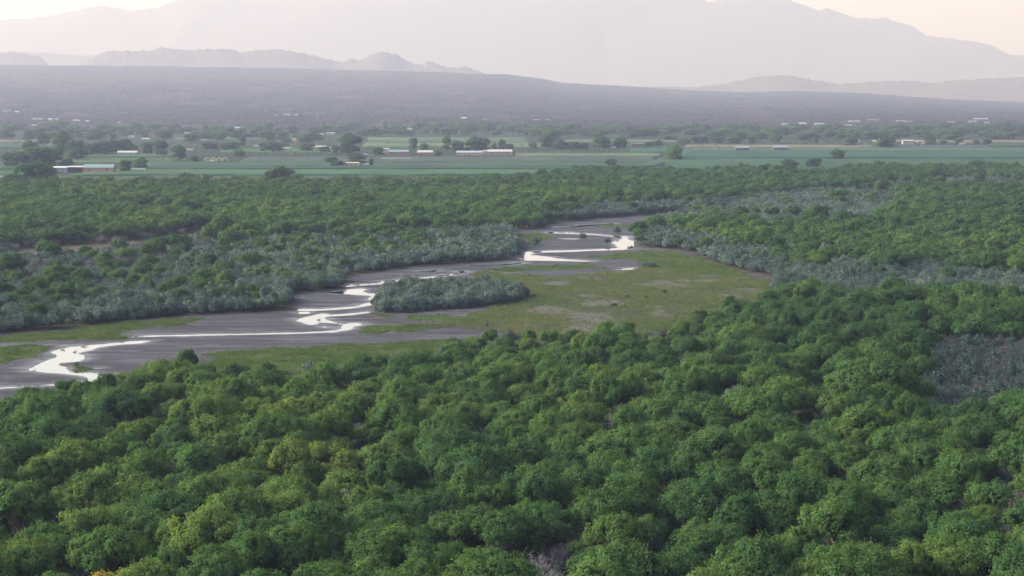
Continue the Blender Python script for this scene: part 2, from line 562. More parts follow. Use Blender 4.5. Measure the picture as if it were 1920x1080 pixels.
make_range('rocky_ridge', [(130, 132), (155, 120), (180, 108), (205, 97), (240, 96), (260, 98), (290, 95), (310, 90), (345, 94), (360, 96), (400, 93), (430, 92), (450, 98),
    (470, 97), (500, 94), (540, 95), (570, 101), (600, 107), (640, 116), (655, 114), (664, 110), (672, 115), (700, 102), (720, 98), (745, 102), (760, 113), (780, 121),
    (796, 123), (799, 117), (818, 118), (828, 124), (860, 128), (872, 126), (885, 130), (905, 138), (940, 150), (980, 165)], 16000.0, 850.0, 40.0, 6.0, 41, hillm,
    'broken rocky ridge with domed buttes above the mesa slope', 1.5)
make_range('foothill', [(1150, 172), (1180, 164), (1250, 163), (1310, 163), (1350, 157), (1380, 152), (1430, 142), (1480, 142), (1530, 152), (1570, 158), (1620, 154), (1680, 152),
    (1700, 151), (1740, 156), (1800, 150), (1840, 148), (1920, 144), (2100, 138), (2500, 140)], 15500.0, 1500.0, 15.0, 4.5, 51, hillm,
    'rolling pale foothills below the right shoulder of the mountain', 2.0)

# ---------------------------------------------------------------- the air
def box_mesh(name, x0, x1, y0, y1, z0, z1):
    v = [(x, y, z) for x in (x0, x1) for y in (y0, y1) for z in (z0, z1)]
    f = [(0, 1, 3, 2), (4, 6, 7, 5), (0, 4, 5, 1), (2, 3, 7, 6), (0, 2, 6, 4), (1, 5, 7, 3)]
    return mesh_from(name, v, f)

hz = bpy.data.materials.new('valley_haze')
hz.use_nodes = True
ht = hz.node_tree
ht.nodes.remove(ht.nodes['Principled BSDF'])
pv = ht.nodes.new('ShaderNodeVolumePrincipled')
pv.inputs['Color'].default_value = (0.44, 0.525, 0.835, 1)
pv.inputs['Absorption Color'].default_value = (1, 0.68, 0.0, 1)
pv.inputs['Density'].default_value = 0.78e-4
pv.inputs['Anisotropy'].default_value = 0.22
ht.links.new(pv.outputs[0], ht.nodes['Material Output'].inputs['Volume'])
zlow = float(gz.min())
haze = link('haze', box_mesh('haze', -42000, 42000, -3000, 44000, min(zlow, -1.3) - 1.0, 2330), hz)
tag(haze, 'thin evening haze filling the valley air', kind='stuff')

# ---------------------------------------------------------------- vegetation: materials
def leaf_mat(name, stops, trans=0.44, tone=(0.72, 1.25)):
    """leaf surface: colour from the plant's own tint, varied from clump to clump"""
    m = Nodes(name)
    m.t.nodes.remove(m.b)
    ti = m.n('Attribute', attribute_name='tint', attribute_type='INSTANCER')
    cl = m.n('Attribute', attribute_name='clump')
    base = m.ramp(ti.outputs['Fac'], stops)
    v = m.n('MapRange'); m.l(cl.outputs['Fac'], v.inputs[0])
    v.inputs[3].default_value = tone[0]; v.inputs[4].default_value = tone[1]
    hs = m.n('HueSaturation')
    m.l(base, hs.inputs['Color']); m.l(v.outputs[0], hs.inputs['Value'])
    hu = m.n('MapRange'); m.l(cl.outputs['Fac'], hu.inputs[0])
    hu.inputs[3].default_value = 0.512; hu.inputs[4].default_value = 0.488
    m.l(hu.outputs[0], hs.inputs['Hue'])
    d = m.n('BsdfDiffuse'); t = m.n('BsdfTranslucent'); mx = m.n('MixShader')
    m.l(hs.outputs[0], d.inputs['Color'])
    tc = m.mix(1.0, hs.outputs[0], (1.25, 1.15, 0.55), 'MULTIPLY')
    m.l(tc, t.inputs['Color'])
    mx.inputs[0].default_value = trans
    m.l(d.outputs[0], mx.inputs[1]); m.l(t.outputs[0], mx.inputs[2])
    m.l(mx.outputs[0], m.out.inputs['Surface'])
    return m.mat


def bark_mat(name, a, b):
    m = Nodes(name)
    m.l(m.ramp(m.noise(3.0, 4.0, 0.6, m.pos(1, 1, .3)), [(0.3, a), (0.7, b)]), m.b.inputs['Base Color'])
    m.b.inputs['Roughness'].default_value = 0.9
    return m.mat


GREEN = [(0.0, (0.044, 0.100, 0.042)), (0.35, (0.064, 0.132, 0.045)), (0.7, (0.098, 0.162, 0.047)), (0.92, (0.130, 0.172, 0.050)), (1.0, (0.24, 0.21, 0.04))]
M_COTTON = leaf_mat('cottonwood_leaf', GREEN)
M_WILLOW = leaf_mat('willow_leaf', [(0.0, (0.046, 0.078, 0.076)), (0.6, (0.088, 0.138, 0.130)), (1.0, (0.122, 0.165, 0.148))], 0.2, (0.8, 1.2))
M_BRUSH = leaf_mat('brush_twig', [(0.0, (0.052, 0.051, 0.058)), (0.3, (0.085, 0.084, 0.092)), (1.0, (0.19, 0.19, 0.20))], 0.0, (0.7, 1.2))
M_GRASS = leaf_mat('grass_blade', [(0.0, (0.066, 0.112, 0.036)), (0.5, (0.098, 0.135, 0.055)), (1.0, (0.145, 0.148, 0.085))], 0.25)
M_BARK = bark_mat('cottonwood_bark', (0.07, 0.06, 0.05), (0.17, 0.15, 0.125))
M_GREYBARK = bark_mat('grey_bark', (0.10, 0.10, 0.105), (0.22, 0.215, 0.215))


# ---------------------------------------------------------------- vegetation: shapes
def norm(v):
    return v / np.maximum(np.linalg.norm(v, axis=-1, keepdims=True), 1e-9)


def cards(pos, nrm, w, l, shade, clump, r, up_bias=0.0):
    """one small four-cornered leaf spray per position"""
    n = len(pos)
    rnd = r.normal(size=(n, 3)); rnd[:, 2] += up_bias
    a = norm(rnd - (rnd * nrm).sum(1, keepdims=True) * nrm)
    b = np.cross(nrm, a)
    l = np.asarray(l).reshape(-1, 1) * np.ones((n, 1)); w = np.asarray(w).reshape(-1, 1) * np.ones((n, 1))
    P = np.stack([pos - a * l * .5, pos - b * w * .5 + a * l * .05, pos + a * l * .5, pos + b * w * .5 + a * l * .05], 1)
    V = P.reshape(-1, 3)
    F = np.arange(4 * n).reshape(-1, 4)
    N = np.repeat(shade, 4, 0)
    C = np.repeat(clump, 4)
    return V, F, N, C


def finish_leaves(name, V, F, N, C, mat, extra=None):
    """mesh of leaf sprays; extra = (verts, faces) of wood with a second material"""
    nleaf = len(F)
    if extra is not None:
        ev, ef = extra
        F = np.concatenate([F, ef + len(V)])
        N = np.concatenate([N, norm(ev - ev.mean(0))])
        V = np.concatenate([V, ev]); C = np.concatenate([C, np.full(len(ev), .5)])
    me = mesh_from(name, V, F)
    float_attr(me, 'clump', C)
    me.materials.append(mat)
    if extra is not None:
        me.materials.append(M_BARK)
        mi = np.zeros(len(F), np.int32); mi[nleaf:] = 1
        me.polygons.foreach_set('material_index', mi)
    set_smooth(me)
    if extra is None:
        me.normals_split_custom_set_from_vertices(N.astype(np.float32))
    return me


def tube(p, rad, sides=6):
    """tapered limb through the points p"""
    p = np.asarray(p, float); k = len(p)
    t = norm(np.gradient(p, axis=0))
    ref = np.array([0.31, 0.95, 0.05])
    u = norm(np.cross(t, ref)); w = np.cross(t, u)
    an = np.arange(sides) * 2 * math.pi / sides
    ring = p[:, None] + (np.cos(an)[None, :, None] * u[:, None] + np.sin(an)[None, :, None] * w[:, None]) * np.asarray(rad)[:, None, None]
    i = np.arange(k - 1)[:, None] * sides
    j = np.arange(sides)[None, :]
    F = np.stack([i + j, i + (j + 1) % sides, i + sides + (j + 1) % sides, i + sides + j], -1).reshape(-1, 4)
    return ring.reshape(-1, 3), F


def join(parts):
    V, F, o = [], [], 0
    for v, f in parts:
        V.append(v); F.append(f + o); o += len(v)
    return np.concatenate(V), np.concatenate(F)


def cottonwood(seed, Rr, H, nl, ncl, nleaf, ls, wide=1.0, zlow=0.38, lmul=1.0, skirt=0):
    """crown and trunk of one cottonwood; lobes carry tufts, tufts carry leaf sprays"""
    r = np.random.default_rng(seed)
    lobes = []
    for i in range(nl):
        rad = Rr * 0.66 * math.sqrt((i + .35) / nl) * r.uniform(.85, 1.12)
        an = i * 2.39996 + r.uniform(-.45, .45)
        z = H * (zlow + (0.78 - zlow) * (1 - (rad / Rr) ** 2) + r.uniform(-.13, .10))
        lr = Rr * r.choice([.24, .30, .36, .44]) * r.uniform(.9, 1.1) * lmul
        lobes.append((rad * math.cos(an) * wide, rad * math.sin(an), z, lr))
    for i in range(skirt):
        an = i * 6.283 / skirt + r.uniform(-.3, .3); rad = Rr * r.uniform(.35, .68)
        lobes.append((rad * math.cos(an) * wide, rad * math.sin(an), H * r.uniform(.20, .30), Rr * r.uniform(.26, .34)))
    lobes = np.array(lobes)
    pos, shade, clump, outs = [], [], [], []
    cen = np.array([0, 0, H * .42])
    for lx, ly, lz, lr in lobes:
        c = np.array([lx, ly, lz])
        d = norm(r.normal(size=(ncl * 2, 3)))
        d = d[d[:, 2] > -0.55][:ncl]
        for dd in d:
            stretch = 1 + max(0, dd[2]) * r.uniform(-.05, .32)
            cp = c + dd * lr * np.array([1, 1, .85]) * r.uniform(.80, 1.08) * stretch
            dl = np.linalg.norm((cp - lobes[:, :3]) / lobes[:, 3:4], axis=1)
            if (dl < .60).any() and r.random() < .8:
                continue
            if cp[2] < H * .13:
                continue
            k = int(nleaf * r.uniform(.7, 1.3))
            cr = r.uniform(.16, .27) * (lr ** .6)
            off = r.normal(size=(k, 3)) * cr * np.array([1, 1, 1.15])
            p = cp + off
            o1 = norm(dd * .7 + norm(cp - cen) * .6 + norm(off) * .55 + np.array([0, 0, .15]))
            pos.append(p); outs.append(o1)
            clump.append(np.clip(np.full(k, r.normal(.5, .20)) + r.normal(0, .10, k), 0, 1))
    pos = np.concatenate(pos); outs = np.concatenate(outs); clump = np.concatenate(clump)
    nr = norm(outs + r.normal(size=pos.shape) * .55)
    sh = norm(outs * .75 + nr * .6)
    V, F, N, C = cards(pos, nr, ls * r.uniform(.7, 1.1, len(pos)), ls * r.uniform(.9, 1.5, len(pos)), sh, clump, r)
    # wood
    wood = []
    fork = np.array([r.uniform(-.3, .3), r.uniform(-.3, .3), H * .20])
    wood.append(tube([(0, 0, -.4), (0.05, 0, H * .08), fork * [.6, .6, .75], fork], [Rr * .085, Rr * .068, Rr * .06, Rr * .055], 8))
    for lx, ly, lz, lr in lobes:
        e = np.array([lx, ly, lz + lr * .25])
        mid = fork * .45 + e * .55 + np.array([0, 0, -H * .05]) + r.normal(size=3) * .25
        q1 = fork * .75 + e * .25 + r.normal(size=3) * .15
        wood.append(tube([fork + [0, 0, -.15], q1, mid, e], [Rr * .034, Rr * .027, Rr * .018, Rr * .006], 5))
        for _ in range(2):
            e2 = e + r.normal(size=3) * lr * .55
            wood.append(tube([mid, (mid + e2) / 2 + r.normal(size=3) * .12, e2], [Rr * .012, Rr * .009, Rr * .003], 4))
    return (V, F, N, C), join(wood)


def willow(seed, Rr, H, nst, nleaf, ll, lw):
    """grey-green shrub: many upright sprays"""
    r = np.random.default_rng(seed)
    pos, outs, clump, wood = [], [], [], []
    for i in range(nst):
        an = r.uniform(0, 6.283); q = math.sqrt(r.random())
        tip = np.array([Rr * q * math.cos(an), Rr * q * math.sin(an), H * (1 - .48 * q * q) * r.uniform(.70, 1.08)])
        root = np.array([tip[0] * .25, tip[1] * .25, -.15])
        bend = root * .45 + tip * .55 + np.array([tip[0] * .12, tip[1] * .12, H * .04])
        if i % 3 == 0:
            wood.append(tube([root, bend, tip], [.045, .028, .008], 4))
        t = r.uniform(.30, 1.0, nleaf) ** .8
        p = root[None] * ((1 - t) ** 2)[:, None] + 2 * (t * (1 - t))[:, None] * bend[None] + (t ** 2)[:, None] * tip[None]
        off = r.normal(size=(nleaf, 3)) * np.array([.26, .26, .16]) * (Rr / 2.4)
        pos.append(p + off)
        outs.append(norm(norm(off) * .5 + np.array([tip[0], tip[1], tip[2] * .7])[None] / (Rr + H) * 1.3 + np.array([0, 0, .25])))
        clump.append(np.clip(np.full(nleaf, r.normal(.5, .22)) + r.normal(0, .08, nleaf), 0, 1))
    pos = np.concatenate(pos); outs = np.concatenate(outs); clump = np.concatenate(clump)
    nr = norm(outs * .6 + r.normal(size=pos.shape) * .8)
    sh = norm(outs + nr * .5)
    V, F, N, C = cards(pos, nr, lw * r.uniform(.7, 1.2, len(pos)), ll * r.uniform(.7, 1.3, len(pos)), sh, clump, r, 1.6)
    return (V, F, N, C), join(wood)


def brush(seed, Rr, H, nst, ntw):
    """nearly bare grey shrub: a fan of thin twigs"""
    r = np.random.default_rng(seed)
    wood = []; pos = []; dirs = []
    for i in range(nst):
        an = r.uniform(0, 6.283); q = math.sqrt(r.random())
        tip = np.array([Rr * q * math.cos(an), Rr * q * math.sin(an), H * (1 - .4 * q * q) * r.uniform(.6, 1.05)])
        root = np.array([tip[0] * .1, tip[1] * .1, -.15])
        mid = root * .5 + tip * .5 + r.normal(size=3) * .15
        wood.append(tube([root, mid, tip], [.06, .035, .01], 4))
        t = r.uniform(.35, 1, ntw)[:, None]
        p = root + (tip - root) * t + r.normal(size=(ntw, 3)) * .25
        pos.append(p); dirs.append(norm(tip - root + r.normal(size=(ntw, 3)) * H * .35))
    pos = np.concatenate(pos); dirs = np.concatenate(dirs)
    nr = norm(r.normal(size=pos.shape) + np.array([0, 0, .4]))
    V, F, N, C = cards(pos, nr, .05 * np.ones(len(pos)), r.uniform(.4, 1.0, len(pos)), norm(nr + np.array([0, 0, .6])), np.clip(r.normal(.5, .25, len(pos)), 0, 1), r, 1.0)
    return (V, F, N, C), join(wood)


# prototypes: (crown mesh, trunk mesh) for single plants, one joined lighter mesh for the far masses
COTTON = []
for i in range(10):
    r0 = np.random.default_rng(100 + i)
    Rr, H = r0.uniform(4.6, 5.8), r0.uniform(8.0, 10.4)
    L_, W_ = cottonwood(200 + i, Rr, H, int(r0.integers(12, 20)), 28, 32, 0.33, r0.uniform(.85, 1.25), .37, .86)
    cm = finish_leaves('cottonwood_crown', *L_, M_COTTON)
    tm = mesh_from('cottonwood_trunk', *W_); tm.materials.append(M_BARK); set_smooth(tm)
    COTTON.append((cm, tm, Rr, H))
for i in range(4):                                  # old broad trees with many small lobes
    r0 = np.random.default_rng(150 + i)
    Rr, H = r0.uniform(7.0, 8.2), r0.uniform(9.6, 11.2)
    L_, W_ = cottonwood(260 + i, Rr, H, int(r0.integers(24, 32)), 24, 30, 0.33, r0.uniform(.9, 1.2), .34, .66)
    cm = finish_leaves('cottonwood_crown', *L_, M_COTTON)
    tm = mesh_from('cottonwood_trunk', *W_); tm.materials.append(M_BARK); set_smooth(tm)
    COTTON.append((cm, tm, Rr, H))
WILLOW = []
for i in range(5):
    r0 = np.random.default_rng(300 + i)
    L_, W_ = willow(320 + i, r0.uniform(2.0, 2.6), r0.uniform(3.6, 4.6), 46, 46, .42, .15)
    cm = finish_leaves('willow_crown', *L_, M_WILLOW)
    tm = mesh_from('willow_stems', *W_); tm.materials.append(M_GREYBARK); set_smooth(tm)
    WILLOW.append((cm, tm))
BRUSHES = []
for i in range(3):
    L_, W_ = brush(400 + i, 2.8, 4.6, 34, 60)
    cm = finish_leaves('brush_crown', *L_, M_BRUSH)
    tm = mesh_from('brush_stems', *W_); tm.materials.append(M_GREYBARK); set_smooth(tm)
    BRUSHES.append((cm, tm))


def far_proto(name, gen, mat, args):
    L_, W_ = gen(*args)
    me = finish_leaves(name, *L_, mat)
    return bpy.data.objects.new(name, me)


def proto_collection(name, objs):
    c = bpy.data.collections.new(name)
    for o in objs:
        c.objects.link(o)
    return c


PC_COTTON_NEAR = proto_collection('cottonwood_kinds', [bpy.data.objects.new('c%02d' % i, p[0]) for i, p in enumerate(COTTON)])
FAR = []
for i in range(6):
    r0 = np.random.default_rng(500 + i)
    FAR.append(far_proto('d%02d' % i, cottonwood, M_COTTON, (520 + i, r0.uniform(4.4, 5.6), r0.uniform(7.5, 9.5), int(r0.integers(8, 13)), 18, 13, .62, r0.uniform(.9, 1.25))))
PC_COTTON_FAR = proto_collection('cottonwood_far_kinds', FAR)
PC_WILLOW = proto_collection('willow_kinds', [bpy.data.objects.new('w%02d' % i, p[0]) for i, p in enumerate(WILLOW)])
PC_WILLOW_FAR = proto_collection('willow_far_kinds', [far_proto('x%02d' % i, willow, M_WILLOW, (620 + i, 2.6, 4.2, 24, 22, .75, .28)) for i in range(4)])
PC_BRUSH = proto_collection('brush_kinds', [bpy.data.objects.new('b%02d' % i, p[0]) for i, p in enumerate(BRUSHES)])


def scatter(name, pts, rot, scl, idx, tint, coll, label, cat):
    """one mass of plants nobody could count: points that each carry one plant of the collection"""
    me = bpy.data.meshes.new(name)
    me.vertices.add(len(pts))
    me.vertices.foreach_set('co', np.asarray(pts, np.float32).ravel())
    float_attr(me, 'rz', rot); float_attr(me, 'tint', tint)
    a = me.attributes.new('sc', 'FLOAT_VECTOR', 'POINT'); a.data.foreach_set('vector', np.asarray(scl, np.float32).ravel())
    a = me.attributes.new('ix', 'INT', 'POINT'); a.data.foreach_set('value', np.asarray(idx, np.int32))
    o = link(name, me)
    g = bpy.data.node_groups.new(name, 'GeometryNodeTree')
    g.interface.new_socket('Geometry', in_out='INPUT', socket_type='NodeSocketGeometry')
    g.interface.new_socket('Geometry', in_out='OUTPUT', socket_type='NodeSocketGeometry')
    N = g.nodes; L = g.links
    gi = N.new('NodeGroupInput'); go = N.new('NodeGroupOutput')
    ci = N.new('GeometryNodeCollectionInfo')
    ci.inputs['Collection'].default_value = coll
    ci.inputs['Separate Children'].default_value = True
    ci.inputs['Reset Children'].default_value = True
    ip = N.new('GeometryNodeInstanceOnPoints')
    ip.inputs['Pick Instance'].default_value = True

    def attr(nm, typ):
        n = N.new('GeometryNodeInputNamedAttribute'); n.data_type = typ
        n.inputs['Name'].default_value = nm
        return [s for s in n.outputs if s.enabled and s.name == 'Attribute'][0]
    cx = N.new('ShaderNodeCombineXYZ')
    L.new(attr('rz', 'FLOAT'), cx.inputs['Z'])
    L.new(gi.outputs[0], ip.inputs['Points'])
    L.new(ci.outputs[0], ip.inputs['Instance'])
    L.new(attr('ix', 'INT'), ip.inputs['Instance Index'])
    L.new(cx.outputs[0], ip.inputs['Rotation'])
    L.new(attr('sc', 'FLOAT_VECTOR'), ip.inputs['Scale'])
    L.new(ip.outputs[0], go.inputs[0])
    md_ = o.modifiers.new('scatter', 'NODES')
    md_.node_group = g
    tag(o, label, cat, kind='stuff')
    return o


# ---------------------------------------------------------------- vegetation: where it grows
def line(pts):
    p = np.array(pts, float)
    return lambda x: np.interp(x, p[:, 0], p[:, 1])

FRONT = line([(-420, 850), (-200, 812), (-60, 785), (0, 772), (160, 742), (240, 720), (330, 706), (400, 716), (560, 714), (660, 698), (800, 674), (900, 654), (1060, 644), (1270, 630), (1330, 606),
              (1440, 572), (1600, 590), (1920, 590), (2200, 590)])
BELT = line([(-200, 575), (0, 560), (130, 535), (200, 515), (330, 492), (430, 468), (560, 452), (700, 442), (800, 440), (900, 440), (985, 430), (1050, 395), (1200, 385), (1370, 374), (1500, 372)])
TOP = line([(-200, 352), (0, 350), (180, 352), (340, 346), (560, 346), (700, 350), (900, 344), (1000, 338), (1100, 327), (1250, 327), (1400, 327), (1500, 330), (1700, 316), (1920, 320), (2200, 322)])
GREYS = [poly_ground(p) for p in [
    [(1230, 416), (1300, 395), (1370, 380), (1480, 366), (1620, 354), (1690, 375), (1670, 425), (1560, 440), (1420, 430), (1300, 428)],
    [(1440, 516), (1560, 505), (1700, 512), (1820, 520), (2000, 528), (2000, 590), (1850, 580), (1700, 575), (1560, 570), (1450, 555)],
    [(1170, 445), (1240, 440), (1330, 455), (1420, 480), (1460, 500), (1450, 520), (1400, 508), (1317, 483), (1273, 468), (1190, 462)],
    [(1640, 348), (1800, 338), (2000, 345), (2000, 362), (1800, 360), (1650, 362)],
    [(1730, 590), (2000, 590), (2000, 650), (1800, 660), (1740, 640)],
]]


def jitter(y0, y1, cell_near, grow=0.0):
    out = []
    y = y0
    k = 0
    while y < y1:
        c = cell_near * (1 + grow * max(0, y - 700) / 1000.0)
        hw = 0.32 * y + 35
        xs = np.arange(-hw, hw, c)
        out.append(np.stack([xs + rng.uniform(-.42, .42, len(xs)) * c + (k % 2) * c * .5, y + rng.uniform(-.42, .42, len(xs)) * c], 1))
        y += c * .9
        k += 1
    return np.concatenate(out)


def zone_of(P):
    """0 none, 1 cottonwood, 2 willow, 3 brush  (plus px, py)"""
    x, y = P[:, 0], P[:, 1]
    px, py = to_px(x, y, np.zeros(len(x)))
    kind = np.ones(len(x), int)
    u = rng.random(len(x))
    nA = fbm(x / 38, y / 60, 3, 90); nB = fbm(x / 16, y / 22, 3, 91)
    so = sdf(OPEN, x, y)
    so = np.where(py > FRONT(px) - 2, np.maximum(so, 5.0), so)
    front = py > FRONT(px)
    kind[front & (u < .05)] = 2
    kind[front & (u > .93)] = 3
    gap = front & (nB > .66)
    kind[gap] = np.where(u[gap] < .35, 3, np.where(u[gap] < .7, 0, 1))
    rest = ~front
    left = rest & (px < 1000) & (py > BELT(px)) | rest & (px >= 985) & (px < 1420) & (py > BELT(px)) & (py < 432) & (so > 0) & (y > 1200)
    kind[left] = np.where((nB[left] > np.where(so[left] < 45, .62, .50)) & (u[left] < .85) | (u[left] < .06), 1, 2)
    dry = rest & (px < 420) & (py <= BELT(px)) & (py > 446 + (300 - px) * .07) & (py > 440)
    kind[dry] = np.where(u[dry] < .10, 1, np.where(u[dry] < .45, 3, np.where(u[dry] < .6, 2, 0)))
    for g in GREYS:
        s = sdf(g, x, y) + (nB - .5) * 36
        mm = rest & (s < 0)
        kind[mm] = np.where(u[mm] < .06, 1, 2)
    other = rest & ~left & ~dry
    patch = other & (nA > .60) & (kind == 1)
    kind[patch] = np.where(u[patch] < .55, 2, 1)
    bs = sdf(BRUSH, x, y)
    kind[bs < 2] = np.where(u[bs < 2] < .55, 3, np.where(u[bs < 2] < .92, 2, 0))
    kind[(so < 2.0)] = 0
    cl = (sdf(CLEAR, x, y) < 0)
    kind[cl] = np.where(u[cl] < .25, 3, 0)
    kind[sdf(TRACK, x, y) < 5] = 0
    edge = py - TOP(px) + (nB - .5) * 16
    kind[edge < 0] = 0
    kind[(edge < 16) & (rng.random(len(x)) > .25 + edge / 22)] = 0
    isl_ = sdf(ISLAND, x, y) < 0
    return kind, px, py, isl_


def choose_scale(r, n, a, b):
    return r.uniform(a, b, n)


big = jitter(276, 2150, 8.0, .10)
kb, pxb, pyb, _ = zone_of(big)
small = jitter(290, 2050, 4.9, .35)
ks, pxs, pys, isls = zone_of(small)
u2 = rng.random(len(small))
ks2 = ks.copy()
ks2[(ks == 1) & (u2 > .30)] = 0
mid_shrub = jitter(440, 1560, 2.9, .35)
mid_shrub = mid_shrub[(mid_shrub[:, 1] > 545) | (sdf(BRUSH, mid_shrub[:, 0], mid_shrub[:, 1]) < 1)]
km, pxm, pym, islm = zone_of(mid_shrub)
km[islm] = 2

# cottonwoods: big ones and filling small ones
def pack(P, scl_lo, scl_hi, zmul=(.9, 1.15)):
    n = len(P)
    s = rng.uniform(scl_lo, scl_hi, n)
    return s, np.stack([s * rng.uniform(.92, 1.12, n), s * rng.uniform(.92, 1.12, n), s * rng.uniform(zmul[0], zmul[1], n)], 1)

Pb = big[kb == 1]; Ps = small[ks2 == 1]
gidx = np.nonzero((rng.random(len(Pb)) < .13) & (Pb[:, 1] < 900) & (sdf(OPEN, Pb[:, 0], Pb[:, 1]) > 18))[0]
gkeep = []
for i in gidx:                                       # broad old trees keep their distance from each other
    if all(np.hypot(*(Pb[i] - Pb[j])) > 13 for j in gkeep[-60:]):
        gkeep.append(i)
Pg = Pb[gkeep]


def clear_of(P, dmin):
    ok = np.ones(len(P), bool)
    for g in Pg:
        ok &= (P[:, 0] - g[0]) ** 2 + (P[:, 1] - g[1]) ** 2 > dmin ** 2
    return ok


Pb = Pb[clear_of(Pb, 7.5)]; Ps = Ps[clear_of(Ps, 6.5)]
sg_, SG = pack(Pg, .85, 1.15, (.85, 1.1))
sb, SB = pack(Pb, .62, 1.12, (.85, 1.12))
ss, SS = pack(Ps, .36, .60)
CT = np.concatenate([Pb, Ps, Pg]); CS = np.concatenate([SB, SS, SG]); Cs = np.concatenate([sb, ss, sg_])
pxc, pyc = to_px(CT[:, 0], CT[:, 1], np.zeros(len(CT)))
near_left = (pyc <= FRONT(pxc)) & (pyc > BELT(pxc)) & (pxc < 1000)
CS[near_left] *= .72; Cs[near_left] *= .72                      # low green bushes inside the willow belt
edge_ = .72 + .28 * smooth(4, 48, sdf(OPEN, CT[:, 0], CT[:, 1]))
CS *= edge_[:, None]; Cs *= edge_
far_small = CT[:, 1] > 1500
CS[far_small] *= .95; Cs[far_small] *= .95
farther = smooth(850, 1200, CT[:, 1]) * .25 + 1
CS *= farther[:, None]; Cs *= farther
tint = np.clip(.25 + (fbm(CT[:, 0] / 55, CT[:, 1] / 75, 3, 95) - .5) * 1.1 + rng.normal(0, .15, len(CT)) * (1 - .5 * smooth(700, 1100, CT[:, 1])), 0, .82)
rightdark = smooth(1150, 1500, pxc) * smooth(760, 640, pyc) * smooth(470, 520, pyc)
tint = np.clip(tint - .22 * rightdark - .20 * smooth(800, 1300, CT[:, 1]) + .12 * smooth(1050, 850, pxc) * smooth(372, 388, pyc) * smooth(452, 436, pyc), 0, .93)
Crot = rng.uniform(0, 6.283, len(CT)); Cidx = rng.integers(0, 10, len(CT))
Cidx[len(Pb) + len(Ps):] = rng.integers(10, 14, len(Pg))
grand = Cidx >= 10
topx, topy = to_px(CT[:, 0], CT[:, 1], 8.5 * Cs)
vis = (topx > -70) & (topx < 1990) & (topy < 1085)
order = np.argsort(np.where(vis & (Cs > .58), CT[:, 1], 1e9))
single = order[:300]
is_single = np.zeros(len(CT), bool); is_single[single] = True
print('cottonwoods', len(CT), 'single up to', CT[single].max(0))

Cz = np.array([ground_z(a, b) for a, b in CT])
mass_near = ~is_single & (CT[:, 1] < 900)
mass_far = ~is_single & (CT[:, 1] >= 900)
scatter('cottonwood_forest', np.column_stack([CT, Cz])[mass_near], Crot[mass_near], CS[mass_near], Cidx[mass_near], tint[mass_near], PC_COTTON_NEAR,
        'dense green cottonwood forest behind the nearest trees and beside the river flat', 'forest')
scatter('distant_forest', np.column_stack([CT, Cz])[mass_far], Crot[mass_far], CS[mass_far], Cidx[mass_far] % 6, tint[mass_far], PC_COTTON_FAR,
        'far green woodland beyond the river up to the farm fields', 'forest')

# willow shrubs
W1 = mid_shrub[km == 2]
W0 = small[(ks == 2) & ((small[:, 1] < 545) | (small[:, 1] > 1555))]
WT = np.concatenate([W1, W0])
ws_, WS = pack(WT, .6, 1.4, (.75, 1.2))
Wn = len(WT)
wti = np.clip(rng.normal(.42, .33, Wn) + (fbm(WT[:, 0] / 30, WT[:, 1] / 40, 2, 97) - .5), 0, 1)
wti = np.where(sdf(BRUSH, WT[:, 0], WT[:, 1]) < 4, wti * .1, wti)
Wrot = rng.uniform(0, 6.283, Wn); Widx = rng.integers(0, 5, Wn)
Wz = np.array([ground_z(a, b) for a, b in WT])
wpx, wpy = to_px(WT[:, 0], WT[:, 1], 2.0)
wis = sdf(ISLAND, WT[:, 0], WT[:, 1]) < 0
wso = sdf(OPEN, WT[:, 0], WT[:, 1])
score = np.where((wpx > 0) & (wpx < 1920) & (WT[:, 1] < 900), 1, 0) * (np.where(wis, 2.0, 0) + np.where((wso > 0) & (wso < 11) & (wpx < 720), 1.6, 0) + 200.0 / WT[:, 1])
Wsingle = np.argsort(-score)[:300]
w_is = np.zeros(Wn, bool); w_is[Wsingle] = True
wn_ = ~w_is & (WT[:, 1] < 900); wf_ = ~w_is & (WT[:, 1] >= 900)
scatter('willow_thicket', np.column_stack([WT, Wz])[wn_], Wrot[wn_], WS[wn_], Widx[wn_], wti[wn_], PC_WILLOW,
        'grey-green willow thicket behind the shrubs of the near river bank', 'thicket')
scatter('distant_thicket', np.column_stack([WT, Wz])[wf_], Wrot[wf_], WS[wf_] * 1.1, Widx[wf_] % 4, wti[wf_], PC_WILLOW_FAR,
        'blue-grey willow thicket along the far river banks', 'thicket')
print('willows', Wn, 'islands', wis.sum())

# bare brush
BT = np.concatenate([small[(ks == 3)], big[kb == 3], (lambda q: q[(sdf(BRUSH, q[:, 0], q[:, 1]) < 1) & (rng.random(len(q)) < .25)])(jitter(440, 640, 2.2))])
Bn = len(BT)
bs_, BS = pack(BT, .6, 1.2, (.8, 1.15))
Brot = rng.uniform(0, 6.283, Bn); Bidx = rng.integers(0, 3, Bn); bti = np.where(sdf(BRUSH, BT[:, 0], BT[:, 1]) < 4, rng.random(Bn) * .3, rng.random(Bn))
Bz = np.array([ground_z(a, b) for a, b in BT])
bpx, bpy_ = to_px(BT[:, 0], BT[:, 1], 2.0)
Bsingle = np.argsort(np.where((bpx > 10) & (bpx < 1910) & (bpy_ < 1060), BT[:, 1], 1e9))[:60]
b_is = np.zeros(Bn, bool); b_is[Bsingle] = True
scatter('brush_thicket', np.column_stack([BT, Bz])[~b_is], Brot[~b_is], BS[~b_is], Bidx[~b_is], bti[~b_is], PC_BRUSH,
        'thin grey leafless brush between the trees', 'brush')
print('brush', Bn)


